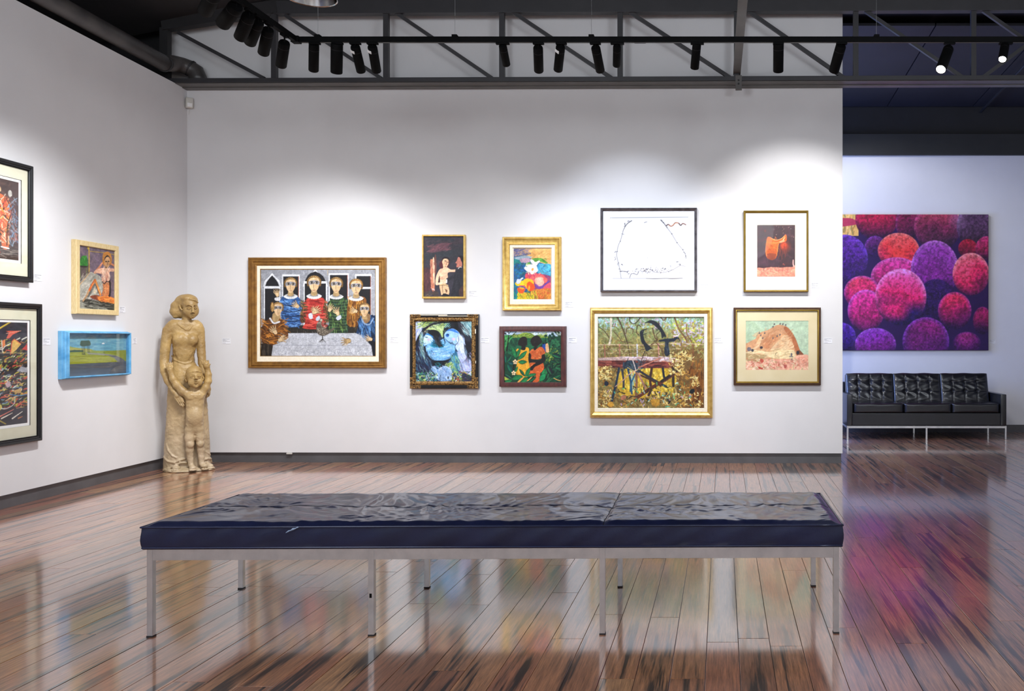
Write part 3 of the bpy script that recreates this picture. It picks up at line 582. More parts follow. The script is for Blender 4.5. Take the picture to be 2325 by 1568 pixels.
def art_garden():
    c = Canvas(134, 120, rect(205, 175, 1555, 1385), '17402c', 7)
    c.p('b8cce0', rect(205, 175, 1555, 300), 0); c.st('e4ecf0 9ab4d4 f4f4f0', 40, (210, 185, 1550, 270), 130, 12, -8, 6, 1)
    c.p('708c34', '205,290 400,270 560,260 700,210 860,240 930,280 1000,270 1140,280 1250,330 1250,400 900,400 205,480'); c.st('98ac48 4c7028 b0bc5c 5c8430', 160, (420, 225, 1230, 370), 40, 12, -30, 50, 2, .8)
    c.p('3c8c48', '205,300 400,300 420,520 205,640'); c.st('58a85c 2c7440 6cc070', 60, (205, 310, 400, 620), 60, 16, 70, 30, 3, .8)
    c.p('1f5c3c', '350,400 500,330 900,350 1300,360 1300,640 300,700'); c.e('1a4430', 450, 440, 110, 110); c.st('2c6c48 14382a 206040', 160, (220, 380, 1300, 800), 70, 18, 60, 50, 4, .7)
    c.st('7c9830 a8b440 5c7c28 c8c860', 150, (1160, 560, 1480, 960), 40, 14, 60, 60, 5, .8)
    c.st('123024 1c5038 0e2820 2c6c44', 160, (1100, 380, 1550, 1370), 120, 34, -30, 40, 6, .85); c.st('94a838 708828', 30, (1180, 700, 1400, 900), 50, 12, 60, 60, 66)
    c.l('171412', 30, '275,640 300,440 320,280', 20); c.l('171412', 18, '320,350 420,270 500,190', 8); c.l('171412', 12, '430,262 520,262 590,240', 5); c.l('171412', 14, '320,240 300,180'); c.l('171412', 10, '325,240 370,185')
    c.e('171412', 240, 240, 34, 20, 20); c.l('171412', 22, '1280,640 1290,440 1330,330', 12); c.l('171412', 8, '1300,400 1370,320'); 
    for x, y in ((1190, 290), (1350, 250), (1290, 290), (1380, 300)): c.e('14382a', x, y, 38, 34)
    c.p('1c3c20', '1390,185 1500,190 1555,250 1555,330 1480,300'); c.st('f4f4f0 20402c', 14, (1430, 190, 1550, 280), 70, 8, 50, 20, 7)
    c.e('2c54a0', 1145, 560, 44, 80); c.p('20428c', '1110,490 1180,490 1190,660 1130,640'); c.e('171412', 1135, 465, 22, 24); c.p('dca878', '1190,480 1245,480 1265,660 1195,665'); c.e('171412', 1205, 455, 20, 24)
    # yellow dress woman
    c.p('e0a02c', '490,640 530,590 620,620 700,620 720,560 790,580 800,700 790,900 810,1000 780,1250 500,1200 520,900 560,800 560,680'); c.st('f0b444 c8882c', 60, (530, 620, 780, 1180), 50, 14, 60, 30, 8, .5)
    c.p('1f1b1a', '540,500 550,400 620,320 700,310 750,350 755,430 745,500 720,530 715,600 670,630 610,600 620,540 570,520')
    c.p('1f1b1a', '800,700 840,720 845,830 800,900 780,860 785,760')
    c.p('cc5c2c', '810,660 900,590 1000,580 1050,545 1130,580 1180,690 1100,740 1070,830 860,830 850,740'); c.p('cc5c2c', '810,930 970,920 1130,930 1140,1120 1060,1160 1060,1300 980,1385 880,1385 960,1180 800,1170 820,1050')
    c.st('e08048 a84420 e8a060 b85028', 150, (830, 600, 1140, 820), 30, 8, 40, 60, 9, .6); c.st('e08048 a84420 f0a850 b85028', 130, (830, 940, 1120, 1370), 30, 9, 40, 60, 10, .6)
    c.p('1f1b1a', '830,420 860,340 950,280 1030,300 1100,400 1090,460 1010,520 980,590 930,630 900,590 920,540 870,520 850,470'); c.e('38302c', 920, 450, 30, 50, 20, a=.4, soft=.6)
    c.p('1f1b1a', '790,700 840,740 850,840 1080,850 1100,750 1165,730 1170,880 1060,960 930,1020 880,1100 820,1090 840,1010 960,915 830,910 790,880')
    c.l('3c3430', 8, '860,880 960,890 1060,850', a=.7)
    def leaf(x0, y0, x1, y1, w, col='1c6c3c', hi='2c8c4c'):
        dx, dy = x1-x0, y1-y0; L = math.hypot(dx, dy); nx, ny = -dy/L*w, dx/L*w; mx, my = x0+dx*.5, y0+dy*.5
        c.p('0c2018', [(x0, y0), (mx+nx*1.15, my+ny*1.15), (x1+dx*.03, y1+dy*.03), (mx-nx*1.15, my-ny*1.15)])
        c.p(col, [(x0, y0), (mx+nx, my+ny), (x1, y1), (mx-nx, my-ny)]); c.p(hi, [(x0, y0), (mx+nx*.6, my+ny*.6), (x1, y1)], a=.6)
    for q in ((500, 800, 590, 580, 34), (540, 850, 740, 650, 44), (540, 910, 740, 900, 44), (480, 800, 400, 560, 44), (700, 1240, 570, 1070, 30, '14382a'), (710, 1250, 820, 1040, 40), (740, 1240, 960, 1180, 34), (280, 900, 380, 760, 44, '123c34'),
              (300, 910, 440, 960, 30, '123a54'), (290, 960, 400, 1160, 50, '0f4a4c'), (250, 920, 210, 700, 40, '0f4a4c'), (460, 1160, 530, 1010, 24), (430, 1330, 210, 1180, 44, '1a2a34'), (400, 1300, 640, 1240, 60), (230, 1385, 400, 1320, 50), (600, 1380, 780, 1280, 60), (760, 1385, 960, 1250, 40, '14382a'),
              (1330, 720, 1550, 800, 60, '0f2c2c'), (1300, 870, 1450, 920, 34, '0f2c2c'), (1420, 1000, 1550, 960, 44, '12241c'), (1180, 1060, 1120, 1300, 60, '1c7c48'), (1180, 1200, 1260, 1000, 40, '1f7040'), (1050, 1350, 1180, 1180, 60, '1c8c54'), (1230, 1000, 1330, 1200, 60, '20242c'), (1300, 1300, 1540, 1200, 60, '14382a')): leaf(*q)
    c.l('201814', 34, '440,960 430,1100', 24)
    for fx, fy, s in ((470, 900, 1.), (435, 1160, .95)):
        for k in range(5):
            a = math.radians(k*72-90); c.e('f0cca0', fx+34*s*math.cos(a), fy+38*s*math.sin(a), 26*s, 22*s, math.degrees(a))
        c.e('d06030', fx, fy, 9, 9)
    c.p('e8a050', '520,1380 600,1290 680,1260 560,1385'); c.p('e8a050', '740,1350 830,1270 880,1240 800,1330'); c.l('e8b060', 16, '1380,1280 1460,1320 1540,1340'); c.p('a8b848', '205,1240 300,1290 420,1340 330,1310 230,1330')
    return c.fin(.09, 2, .06)
def art_bridge():
    c = Canvas(240, 206, rect(160, 180, 1560, 1370), '7a6a3c', 8)
    c.p('8ca47c', rect(160, 180, 1560, 540), 0, grad='7c7440'); c.p('6a4c28', rect(1200, 600, 1560, 1370), 0, a=.8)
    c.st('9cc4d8 8cb4a0 a8b8cc 6c8c5c b8a0b0', 260, (160, 180, 1560, 330), 50, 14, 60, 50, 1, .8)
    c.st('9c8c44 7c8c50 b0a05c 5c5c30 8c6c3c a0a070', 520, (160, 260, 1560, 720), 46, 12, 60, 50, 2, .75)
    c.st('c8b4c4 b0a8c8 a4b040 c0b850 8c6c40', 240, (1150, 240, 1560, 560), 30, 14, 40, 60, 3, .85)
    c.st('a8742c 8c5c20 6a4420 c08c3c 4c3018 d0b068', 560, (160, 860, 1560, 1370), 50, 13, 60, 45, 4, .75)
    c.p('c8a430', '470,880 830,850 1150,860 1180,1080 1050,1170 700,1240 620,1200 440,1190', a=.9); c.st('d8b83c b8902c e0c860 8c7428', 190, (480, 870, 1150, 1200), 60, 16, 80, 30, 5, .8)
    c.st('8cb4b0 a8c4b8', 40, (580, 900, 660, 1120), 50, 10, 80, 20, 6, .8); c.p('5a3414', '1380,820 1470,900 1560,860 1560,1350 1440,1260', a=.7); c.st('7c4818 4a2810 946028', 90, (1360, 780, 1550, 1330), 120, 16, 95, 10, 7, .8)
    # trees
    c.p('c4b8a4', '320,190 350,190 345,400 330,540 300,540 325,420', a=.9); c.l('a8a090', 14, '490,180 520,300 530,420 560,560', 8)
    c.l('4c3c28', 20, '420,190 470,290 520,420 560,560 580,680', 12); c.l('4c3c28', 12, '165,310 240,360 310,450'); c.l('5c4830', 12, '370,370 440,450 480,500 600,520'); c.l('3c3424', 12, '580,180 590,250 650,270 720,200')
    c.l('5c4830', 12, '530,400 550,330 620,340 620,400'); c.l('3c3424', 12, '700,420 670,380 690,290 730,310'); c.l('6c4c30', 18, '1170,190 1220,330 1300,440 1340,520'); c.l('7c4c30', 12, '1330,280 1330,400 1410,560 1410,820'); c.l('4c3424', 9, '960,250 980,360 930,420 950,480'); c.l('4c3424', 14, '880,330 910,440 940,490 900,500'); c.l('5c3c28', 12, '980,180 1030,230 1060,190')
    # rail
    c.l('c0a888', 11, '165,545 450,545 700,550 960,540 1250,520 1560,545', sm=0); c.l('a89878', 8, '165,600 560,605 1000,600 1250,600', sm=0); c.l('9c8468', 7, '165,650 560,655 950,650', sm=0)
    for x, y0, y1, cc in ((258, 550, 800, '94604c'), (455, 540, 830, 'a8705c'), (686, 540, 860, 'b4b4bc'), (966, 530, 830, 'c08478'), (1265, 520, 720, '7c5c3c')): c.l(cc, 17, [(x-8, y0), (x, y1)], sm=0)
    c.st('4c3c24 6c5430 c0b484', 120, (170, 560, 1240, 690), 60, 7, 20, 60, 8, .7)
    c.p('b89c94', '165,715 500,700 700,700 1000,708 1240,735 1240,770 900,765 500,748 165,755', 0); c.st('d8c8dc c8b4b4 9c7c74', 60, (500, 702, 1130, 745), 90, 10, 1, 3, 9)
    c.p('6c3028', '165,750 500,748 900,765 1180,772 1140,850 700,850 400,845 165,840', 0); c.st('84443c 4c2020 9c5448 301820', 110, (165, 755, 1130, 840), 110, 9, 1, 3, 10)
    c.p('26303c', '500,790 560,750 640,760 700,830 640,890 560,860 500,850'); c.st('2c4454 1a2028 4c5c64', 40, (490, 750, 790, 860), 60, 9, 60, 60, 11)
    # supports
    for q in ((28, '440,850 420,960 400,1060 370,1180 350,1270', '1c2c3c'), (32, '870,850 850,1000 860,1120 830,1200', '3c2420'), (30, '1015,850 1030,950 1050,1010', '20242c'), (34, '1150,850 1155,1080', '2c2420'),
              (30, '700,880 860,980 1060,1090', '2c2c34'), (22, '700,930 850,1000 990,1080', '40281c'), (44, '1200,900 1030,1010 860,1110 680,1230', '5c3020'), (34, '1190,890 1000,1020', '2c2420'), (26, '480,870 500,1000 500,1100', '30303a'),
              (24, '560,870 590,1000 610,1180', '24405c'), (20, '650,930 600,1050 590,1150', '24506c'), (30, '670,890 670,1050 665,1230', '7c5440'), (26, '690,900 740,1010 790,1110', '9c7060'), (22, '520,830 640,880 700,900', '2c3844')): c.l(q[2], q[0], q[1])
    c.l('b88c74', 16, '660,880 560,940 480,1020 390,1090', 8); c.l('b4705c', 20, '700,840 820,790 990,715', 12); c.l('c8b8b0', 12, '610,720 640,800 665,880'); c.l('c8b46c', 8, '550,840 640,890', sm=0)
    c.p('c88c3c', '0,0 1,0 1,1', 0)
    # birds
    c.p('20242a', '715,400 720,370 745,350 775,345 818,335 790,352 765,370 765,440 790,510 850,570 895,615 860,600 800,630 770,560 730,500')
    c.p('20242a', '775,262 820,240 860,225 930,245 990,310 1040,390 1062,445 1030,440 1005,465 985,380 920,310 870,275 830,262'); c.p('1c2430', '960,490 1060,465 1150,460 1210,440 1250,505 1210,470 1160,505 1095,515 1100,600 1110,660 1075,695 1045,680 1035,600 1045,510 980,505')
    c.st('34404c', 14, (1045, 470, 1100, 660), 60, 8, 85, 10, 12, .6); c.e('d8d8d0', 745, 370, 4, 4); c.e('d8d8d0', 1208, 455, 4, 4); c.l('20242a', 8, '760,410 800,400'); c.l('20242a', 8, '925,330 940,360 960,330')
    c.l('4c2c28', 10, '860,545 920,520 980,580 1010,650 1050,750', 6); c.l('20181c', 10, '780,630 740,740 720,820', 6); c.l('5c3c34', 8, '760,720 800,720 800,770 750,760')
    # leaves
    for reg, n, s in (((1100, 640, 1300, 940), 150, 13), ((170, 830, 340, 1000), 90, 14), ((1020, 1170, 1560, 1370), 120, 15), ((1380, 960, 1500, 1080), 40, 16), ((170, 1140, 340, 1370), 60, 17), ((1240, 640, 1420, 760), 50, 18)):
        c.st('d4b870 e8dc9c c09848 e4d088 6c4420', n, reg, 34, 10, 40, 60, s, .95)
    c.st('201c20 2c3420', 60, (430, 1080, 1250, 1300), 40, 12, 60, 50, 19); c.st('5cb070 4c9c88 b8a0c8 a8ccc0', 60, (240, 1040, 1400, 1350), 28, 11, 30, 60, 20)
    c.e('c89438', 330, 1320, 44, 34); c.e('a86c50', 500, 1230, 44, 30, -40); c.p('c89030', '860,1260 960,1250 970,1330 880,1330', a=.8); c.e('14181c', 1400, 1150, 40, 30, -40); c.e('1c2434', 275, 1050, 30, 34); c.e('c8a040', 1240, 1270, 24, 20)
    return c.fin(.12, 2, .1)
def art_coastline():
    c = Canvas(205, 178, rect(110, 105, 1695, 1470), 'dedee2', 9)
    c.p('d6d3d8', rect(280, 262, 1545, 1262), 0); c.l('6a6a70', 9, '235,230 900,226 1582,220', sm=0); c.l('d4d4d8', 8, '270,255 1570,248', sm=0)
    c.l('8c8484', 7, '280,1266 900,1268 1545,1262', sm=0); c.l('5c5450', 9, '860,1266 1000,1272 1200,1266 1300,1272 1480,1264'); c.l('dcdcdc', 8, '250,1300 1570,1290', sm=0)
    K = '2c2a2c'; rng = np.random.default_rng(9)
    left = [(608, 280), (530, 335), (470, 430), (450, 500), (415, 620), (380, 700), (355, 815), (350, 870), (365, 940), (380, 1005), (400, 1090), (410, 1140), (428, 1262)]
    c.l(K, 13, left[:4], 6); c.l(K, 6, left[3:], 5); c.l(K, 14, '1110,270 1160,320 1205,380', 10); c.l(K, 6, '1205,380 1300,510 1385,650 1480,770', 5); c.l(K, 6, '1480,770 1530,850 1545,930')
    c.l(K, 7, '575,1255 600,1190 650,1185 700,1200 730,1150'); c.l('6c6460', 6, '1000,1160 1150,1165 1290,1130 1400,1070 1450,1045 1530,1060'); c.l(K, 9, '405,1142 470,1145 540,1155')
    def dots(pts, n, r, sd):
        for x, y in pts:
            for k in range(n): c.e(K, x+rng.normal(0, sd), y+rng.normal(0, sd), r*rng.uniform(.5, 1.2), r*rng.uniform(.5, 1.2), a=.9)
    dots([(550, 290), (495, 325), (485, 380), (445, 500), (470, 520), (412, 627), (355, 818), (325, 800), (330, 885), (320, 950), (380, 1005), (365, 1025), (405, 1100), (440, 1020), (415, 1145), (538, 1152), (570, 1178)], 3, 9, 10)
    dots([(1130, 280), (1155, 315), (1215, 400), (1300, 500), (1305, 512), (1385, 645), (1500, 780), (1525, 830), (1535, 880), (1540, 910)], 3, 9, 8); dots([(885, 545), (620, 948), (888, 910), (905, 975), (880, 970), (940, 975), (540, 790), (1485, 965), (1505, 1010), (1440, 1170)], 1, 6, 4)
    for k in range(150): c.e(rng.choice([K, '5c4c44', '3c3c40']), rng.normal(930, 150), 1130+rng.normal(0, 28), rng.uniform(3, 11), rng.uniform(3, 10), a=.9)
    dots([(1280, 1060), (1285, 1118), (1385, 990), (1400, 985), (1430, 1025), (1445, 1035), (1150, 1100), (1190, 1100), (680, 1120)], 3, 9, 8)
    c.l('2c2a2c', 6, '825,315 850,305 870,300'); c.l('6c4030', 17, '1205,365 1240,345 1280,375 1320,360 1360,318 1420,325 1450,360 1490,330 1540,350'); c.l('c88048', 8, '1250,360 1290,375 1330,345 1380,316 1410,322'); c.l(K, 12, '1420,335 1450,362 1470,350'); c.l(K, 11, '1205,368 1235,345')
    return c.fin(.008, 6, .01)
def art_saddle():
    c = Canvas(96, 130, rect(305, 320, 985, 1235), '3c272c', 10)
    c.st('4a2c30 33242a 54303a 40282c', 120, (305, 320, 985, 1060), 130, 30, 10, 50, 1, .5); c.p('50384a', rect(305, 790, 700, 1050), 0, a=.35)
    c.e('8c2c18', 800, 690, 130, 150, a=.8, soft=.8); c.e('e04418', 780, 690, 80, 90, a=.9, soft=.8)
    c.p('cc5c20', '485,560 500,530 540,535 600,570 670,580 740,555 790,505 815,490 832,530 830,590 800,620 720,640 690,660 675,760 650,880 600,935 540,935 480,890 455,800 470,690 478,620'); c.p('b04c20', '470,700 560,760 660,720 650,880 600,935 540,935 480,890 455,800', a=.6); c.p('6c2c24', '480,830 640,830 620,920 560,940 500,910', a=.5, grad='4a242c')
    c.st('e88438 d86c28 a84818', 50, (480, 560, 660, 790), 90, 10, 60, 30, 2, .5); c.l('f4b470', 8, '545,545 610,580 670,585 745,555 800,510'); c.l('f8dca8', 12, '770,580 800,540', 6); c.l('f0a050', 8, '478,620 560,635 640,640 700,620 770,590'); c.l('f09848', 7, '685,650 668,760 655,860'); c.l('e8a868', 6, '470,640 462,760 480,870'); c.p('c8a488', '700,620 770,590 800,600 740,635', a=.7)
    c.st('8c3c2c 702c28', 30, (680, 700, 840, 900), 90, 8, 92, 6, 3, .6); c.p('d8846c', '305,1085 420,1080 500,1070 620,1065 720,1072 840,1062 930,1060 985,1040 985,1235 305,1235'); c.st('e89878 c07060 f0a888', 60, (310, 1100, 980, 1230), 90, 16, 10, 40, 4, .6); c.st('4c2c38 8c5048', 16, (380, 1080, 900, 1120), 70, 5, 90, 3, 5); c.l('5c2c30', 10, '305,1232 985,1232', sm=0); c.l('e0a8a0', 18, '945,940 945,1010 960,1060')
    rng = np.random.default_rng(3)
    for k in range(26): c.e('d8a890' if k % 3 else 'e8e0dc', rng.uniform(330, 975), 340+abs(rng.normal(0, 90)), rng.uniform(3, 7), rng.uniform(4, 10))
    c.e('e05c28', 450, 425, 9, 20); c.e('c85038', 770, 1010, 7, 14); c.e('c85038', 792, 1025, 7, 12)
    return c.fin(.08, 3, .04)
def art_hill():
    c = Canvas(142, 112, rect(310, 305, 1450, 1195), 'b4c8ac', 11)
    c.p('a8bc98', '310,305 560,400 640,520 480,640 310,740', a=.5); c.st('c0d0b8 a8c0a8', 60, (310, 305, 1450, 900), 160, 50, 20, 50, 1, .3)
    c.p('cc9870', '310,760 360,700 440,655 490,630 530,560 600,510 700,480 790,430 880,385 960,385 1040,410 1120,480 1200,600 1250,720 1300,850 1365,930 1370,1195 310,1195'); c.p('a8603c', '1040,410 1120,480 1200,600 1250,720 1300,850 1365,930 1250,900 1180,760 1140,640 1040,520 1000,440', a=.85); c.p('c07850', '900,640 780,720 740,800 640,790 620,700 700,600 850,560', a=.6)
    c.p('e0c098', '780,800 850,720 930,640 1010,570 1070,580 1110,660 1180,740 1160,800 1000,830 780,840', a=.95); c.p('e4cca0', '310,880 450,840 600,850 740,870 850,840 1000,830 1160,830 1210,900 1200,980 1000,990 800,980 600,900 400,900'); c.p('b09468', '310,900 450,910 600,910 700,950 560,1010 450,1040 310,1020')
    c.p('e8c8a0', '480,760 540,640 570,590 600,620 580,720 520,800 400,830', a=.8); c.st('e0b088 b87850 d8a878', 120, (480, 480, 1150, 780), 90, 16, -35, 20, 2, .4); c.st('f0dcb0 c8a878', 80, (400, 820, 1150, 980), 110, 12, -8, 12, 3, .5); c.p('7c4a30', '1230,860 1290,840 1365,920 1340,940 1240,930')
    c.p('e0a890', '310,1050 430,1030 560,1060 640,1000 800,1000 1000,1000 1150,990 1250,930 1320,920 1450,940 1450,1195 310,1195'); c.st('e8b8a0 c87c68 f4d8c0 b8604c dcc098 a8a878', 260, (315, 1000, 1445, 1190), 50, 14, 30, 60, 4, .8); c.e('dc9880', 1340, 1040, 100, 90); c.st('c07c68 e8b8a0', 40, (1260, 960, 1440, 1120), 50, 12, 20, 70, 5, .8)
    for k in range(12): c.l('c86c58', 7, [(850+k*26, 1000), (858+k*26, 1040+k*2), (850+k*26, 1070+k*3)])
    c.p('c05444', '570,1000 600,990 640,1020 620,1060 580,1040'); c.p('b04838', '545,1130 620,1160 610,1180 550,1170'); c.p('a8544c', '1000,1100 1060,1110 1020,1170')
    for x, y in ((830, 370), (935, 365), (985, 370), (1035, 385), (560, 530), (585, 570), (655, 530), (620, 620), (930, 560), (880, 585), (805, 620), (805, 415)): c.e('5c5458', x, y, 15, 20, 20); c.e('a89888', x-6, y-6, 6, 8)
    c.e('6c646c', 375, 820, 40, 40); c.e('3c4048', 435, 840, 26, 28); c.e('3c343c', 595, 790, 30, 26); c.e('585868', 1140, 915, 16, 34); c.l('585868', 14, '1110,950 1165,955'); c.e('585868', 1145, 1000, 10, 20); c.l('5c4c38', 8, '850,920 860,890 885,885'); c.e('303038', 1255, 880, 30, 34)
    return c.fin(.06, 3, .05)
def art_grapes():
    c = Canvas(330, 290, rect(0, 112, 1500, 1418), '2a1450', 12)
    c.p('dcc868', rect(0, 112, 260, 320), 0); c.st('f0e890 a89040 6c8450', 60, (0, 120, 240, 310), 50, 10, 90, 20, 1, .7); c.p('b03858', '0,160 180,150 245,190 220,215 0,235'); c.p('dcb060', '730,112 790,112 765,185'); c.p('e8d48c', '1150,112 1215,112 1190,165'); c.p('b04020', '730,112 745,150 740,112')
    yy, xx = np.mgrid[0:c.H, 0:c.W]; ux = xx/c.W*1500; uy = 112+yy/c.H*1306
    sp = np.random.default_rng(5).random((c.H, c.W)); spk = np.clip((sp-.9)*10, 0, 1)
    g = vnoise(c.H, c.W, 8, c.rng)+.6*vnoise(c.H, c.W, 4, c.rng)
    big = vnoise(c.H, c.W, 70, c.rng)
    def ball(cx, cy, rx, ry, hi, mid, lo, rim, sh=.0):
        rx *= 1.05; ry *= 1.05; X = (ux-cx)/rx; Y = (uy-cy)/ry; d = np.hypot(X, Y); m = np.clip((1-d)*rx*.16, 0, 1)[..., None]
        t = np.clip((Y+1)/2+.25*X*sh+.5*big, 0, 1)[..., None]
        A, B, C, R = map(hexc, (hi, mid, lo, rim))
        col = np.where(t < .5, A*(1-t*2)+B*t*2, B*(2-2*t)+C*(2*t-1))
        r = (np.clip((d-.72)/.28, 0, 1)**1.8*np.clip(.75-Y, 0, 1))[..., None]
        col = col*(1-r*.75)+R*r*.75
        e = (np.clip((d-.55)/.45, 0, 1)**2*np.clip(Y+.2, 0, 1))[..., None]; col = col*(1-.75*e)+hexc('1a0c38')*.75*e
        w = (1.1-.5*t[..., 0])
        col = np.clip(col*(1+.55*g[..., None])+(spk*w*.45)[..., None]*np.array([1, .75, .95]), 0, 1)
        c.img[:] = c.img*(1-m)+col*m
    for q in ((430, 160, 195, 190, 'b01838', '9c1440', '380c38', '8c1848'), (740, 200, 125, 160, 'a82060', '6c1840', '2c1038', 'b058b0'), (1010, 230, 215, 225, 'b04858', '6c2448', '38203c', 'b05088', 1), (1370, 230, 170, 210, '8c7c9c', '4c3858', '28182c', '7c6c9c'),
              (1300, 440, 90, 90, 'a01830', '8c1438', '500c30', 'b02040'), (420, 420, 100, 100, '6c2c8c', '4c1c5c', '28104c', '7c50c0'), (130, 540, 210, 225, '5c2c9c', '3c1870', '180c3c', '6c50c8'), (1480, 440, 105, 115, 'b83070', '8c1c48', '3c1040', 'c05088'),
              (640, 460, 192, 165, 'f06c60', 'ec4040', '9c1c50', 'f09c88'), (620, 710, 235, 180, 'cc3c90', 'b02870', '6c1c60', 'd080d0'), (985, 640, 220, 268, '8c4cb0', '7c2890', '241050', 'c090e0'), (1000, 1000, 200, 260, '2c1458', '24104c', '1c0c40', '2c1458'),
              (290, 860, 165, 155, 'e04058', 'c02068', '5c1050', '9060c0'), (1330, 685, 170, 198, 'f49088', 'e42c60', '6c1450', 'f4b8b0'), (330, 1035, 170, 195, 'd8308c', 'a81c68', '3c1050', 'b080d8'), (80, 1290, 150, 140, '5c30b0', '3c1c80', '201050', '6c50d0'),
              (1175, 1035, 155, 175, 'e83058', 'a01c60', '280c48', '9050b0'), (1440, 1130, 90, 130, 'a01c60', '801450', '280c40', '602070'), (660, 905, 236, 262, 'f070b8', 'e02468', '201458', 'f0b0e8'),
              (420, 1360, 190, 155, '7c30b0', '6c1c80', '38105c', 'a070e0'), (900, 1330, 215, 225, 'a02078', '5c1c68', '401060', '7c50d0'), (1290, 1350, 130, 110, 'a03080', '4c1460', '1c0c40', '3c2070')): ball(*q)
    c.e('c8b8d8', 1200, 160, 110, 130, a=.35, soft=.95); c.e('e04030', 640, 480, 110, 70, a=.4, soft=.9)
    c.img *= np.array([1.04, .88, .92])
    return c.fin(.03, 3, .06)
def art_seated():
    c = Canvas(84, 150, [(205, 165), (858, 275), (832, 1400), (190, 1365)], '6a5a66', 13)
    c.st('746070 5c4c60 7c6468 544858', 130, (190, 180, 858, 1000), 130, 34, 80, 30, 1, .5); c.p('4c4034', '195,560 390,570 380,900 195,950', a=.6)
    c.p('2f7c28', '225,540 240,450 270,380 340,375 365,450 370,555 300,570'); c.st('489c3c 206020', 24, (240, 400, 360, 550), 70, 12, 80, 20, 2, .7); c.p('2c2420', '225,560 370,570 330,595 260,590'); c.l('5c7038', 9, '240,600 235,800'); c.l('5c7038', 9, '350,600 350,760')
    c.l('b89838', 18, '398,215 400,400 395,680', 14, sm=0); c.e('c8a83c', 385, 225, 20, 28); c.l('a88c3c', 13, '415,285 540,300 660,312 860,350', sm=0)
    c.p('a8a498', '190,960 280,850 400,690 480,700 600,770 640,900 620,1060 560,1100 400,1200 260,1260 190,1300'); c.st('c4c0b4 8c8c80 b0a898', 90, (200, 760, 620, 1240), 150, 16, -55, 20, 3, .6); c.l('d8a060', 8, '195,950 300,830 400,700')
    c.p('98988c', '190,1250 400,1280 832,1340 832,1400 190,1365'); c.p('34342e', '260,1240 340,1190 500,1210 830,1270 830,1400 740,1390 640,1340 400,1300'); c.st('5c5c54 24241e 7c7c70', 60, (280, 1220, 820, 1370), 120, 14, 8, 12, 4, .8)
    c.p('7c3c24', '400,1140 520,1110 620,1170 600,1220 480,1190'); c.p('d88038', '560,1150 700,1120 835,1180 832,1270 700,1240 560,1190'); c.st('e89848 c86028', 30, (560, 1140, 830, 1240), 90, 12, 12, 12, 5, .8)
    c.l('1f1a18', 60, '370,1120 440,1000 500,920 560,1080', 20, a=.5); c.l('c85c28', 40, '500,830 440,930 390,1030', 34); c.l('e08c4c', 16, '490,850 430,960'); c.l('b89068', 34, '380,1040 340,1130 280,1220', 26); c.l('c87430', 36, '500,840 545,960 590,1110', 34); c.l('e8a058', 14, '520,880 560,1000 590,1090'); c.e('c8b89c', 490, 1050, 26, 44)
    c.p('2c2224', '740,850 780,880 770,1120 730,1110'); c.p('c87848', '640,880 740,850 735,1110 620,1110 640,1000'); c.st('d89460 a85c34', 26, (640, 880, 730, 1100), 80, 12, 80, 20, 6, .8); c.e('3c2420', 660, 1010, 6, 6)
    c.l('c8805c', 44, '500,690 570,600 640,500', 26); c.p('d8a488', '480,690 520,640 620,605 700,600 760,610 840,620 835,670 760,680 760,830 720,850 690,800 660,890 620,850 640,740 540,700'); c.st('e8c0a4 c07c68 f0d0b8', 60, (620, 610, 760, 850), 100, 10, 85, 20, 7, .7); c.l('26181c', 14, '630,860 660,900 700,860'); c.l('26181c', 14, '700,850 740,860 770,830'); c.l('d88860', 34, '800,530 850,560')
    c.p('b87830', '650,340 700,300 760,300 800,380 800,500 760,560 780,420 720,360 680,440 670,560 640,480'); c.p('241a1a', '665,460 690,390 740,360 775,430 770,480 730,400 690,440'); c.p('c89464', '675,460 700,410 740,390 770,430 770,510 730,590 700,615 680,580'); c.e('1c1414', 702, 480, 18, 15); c.e('1c1414', 748, 480, 16, 14); c.e('1c1414', 700, 590, 14, 12); c.l('5c3420', 8, '728,480 725,540'); c.l('e8c08c', 10, '720,410 720,470')
    return c.fin(.1, 3, .06)
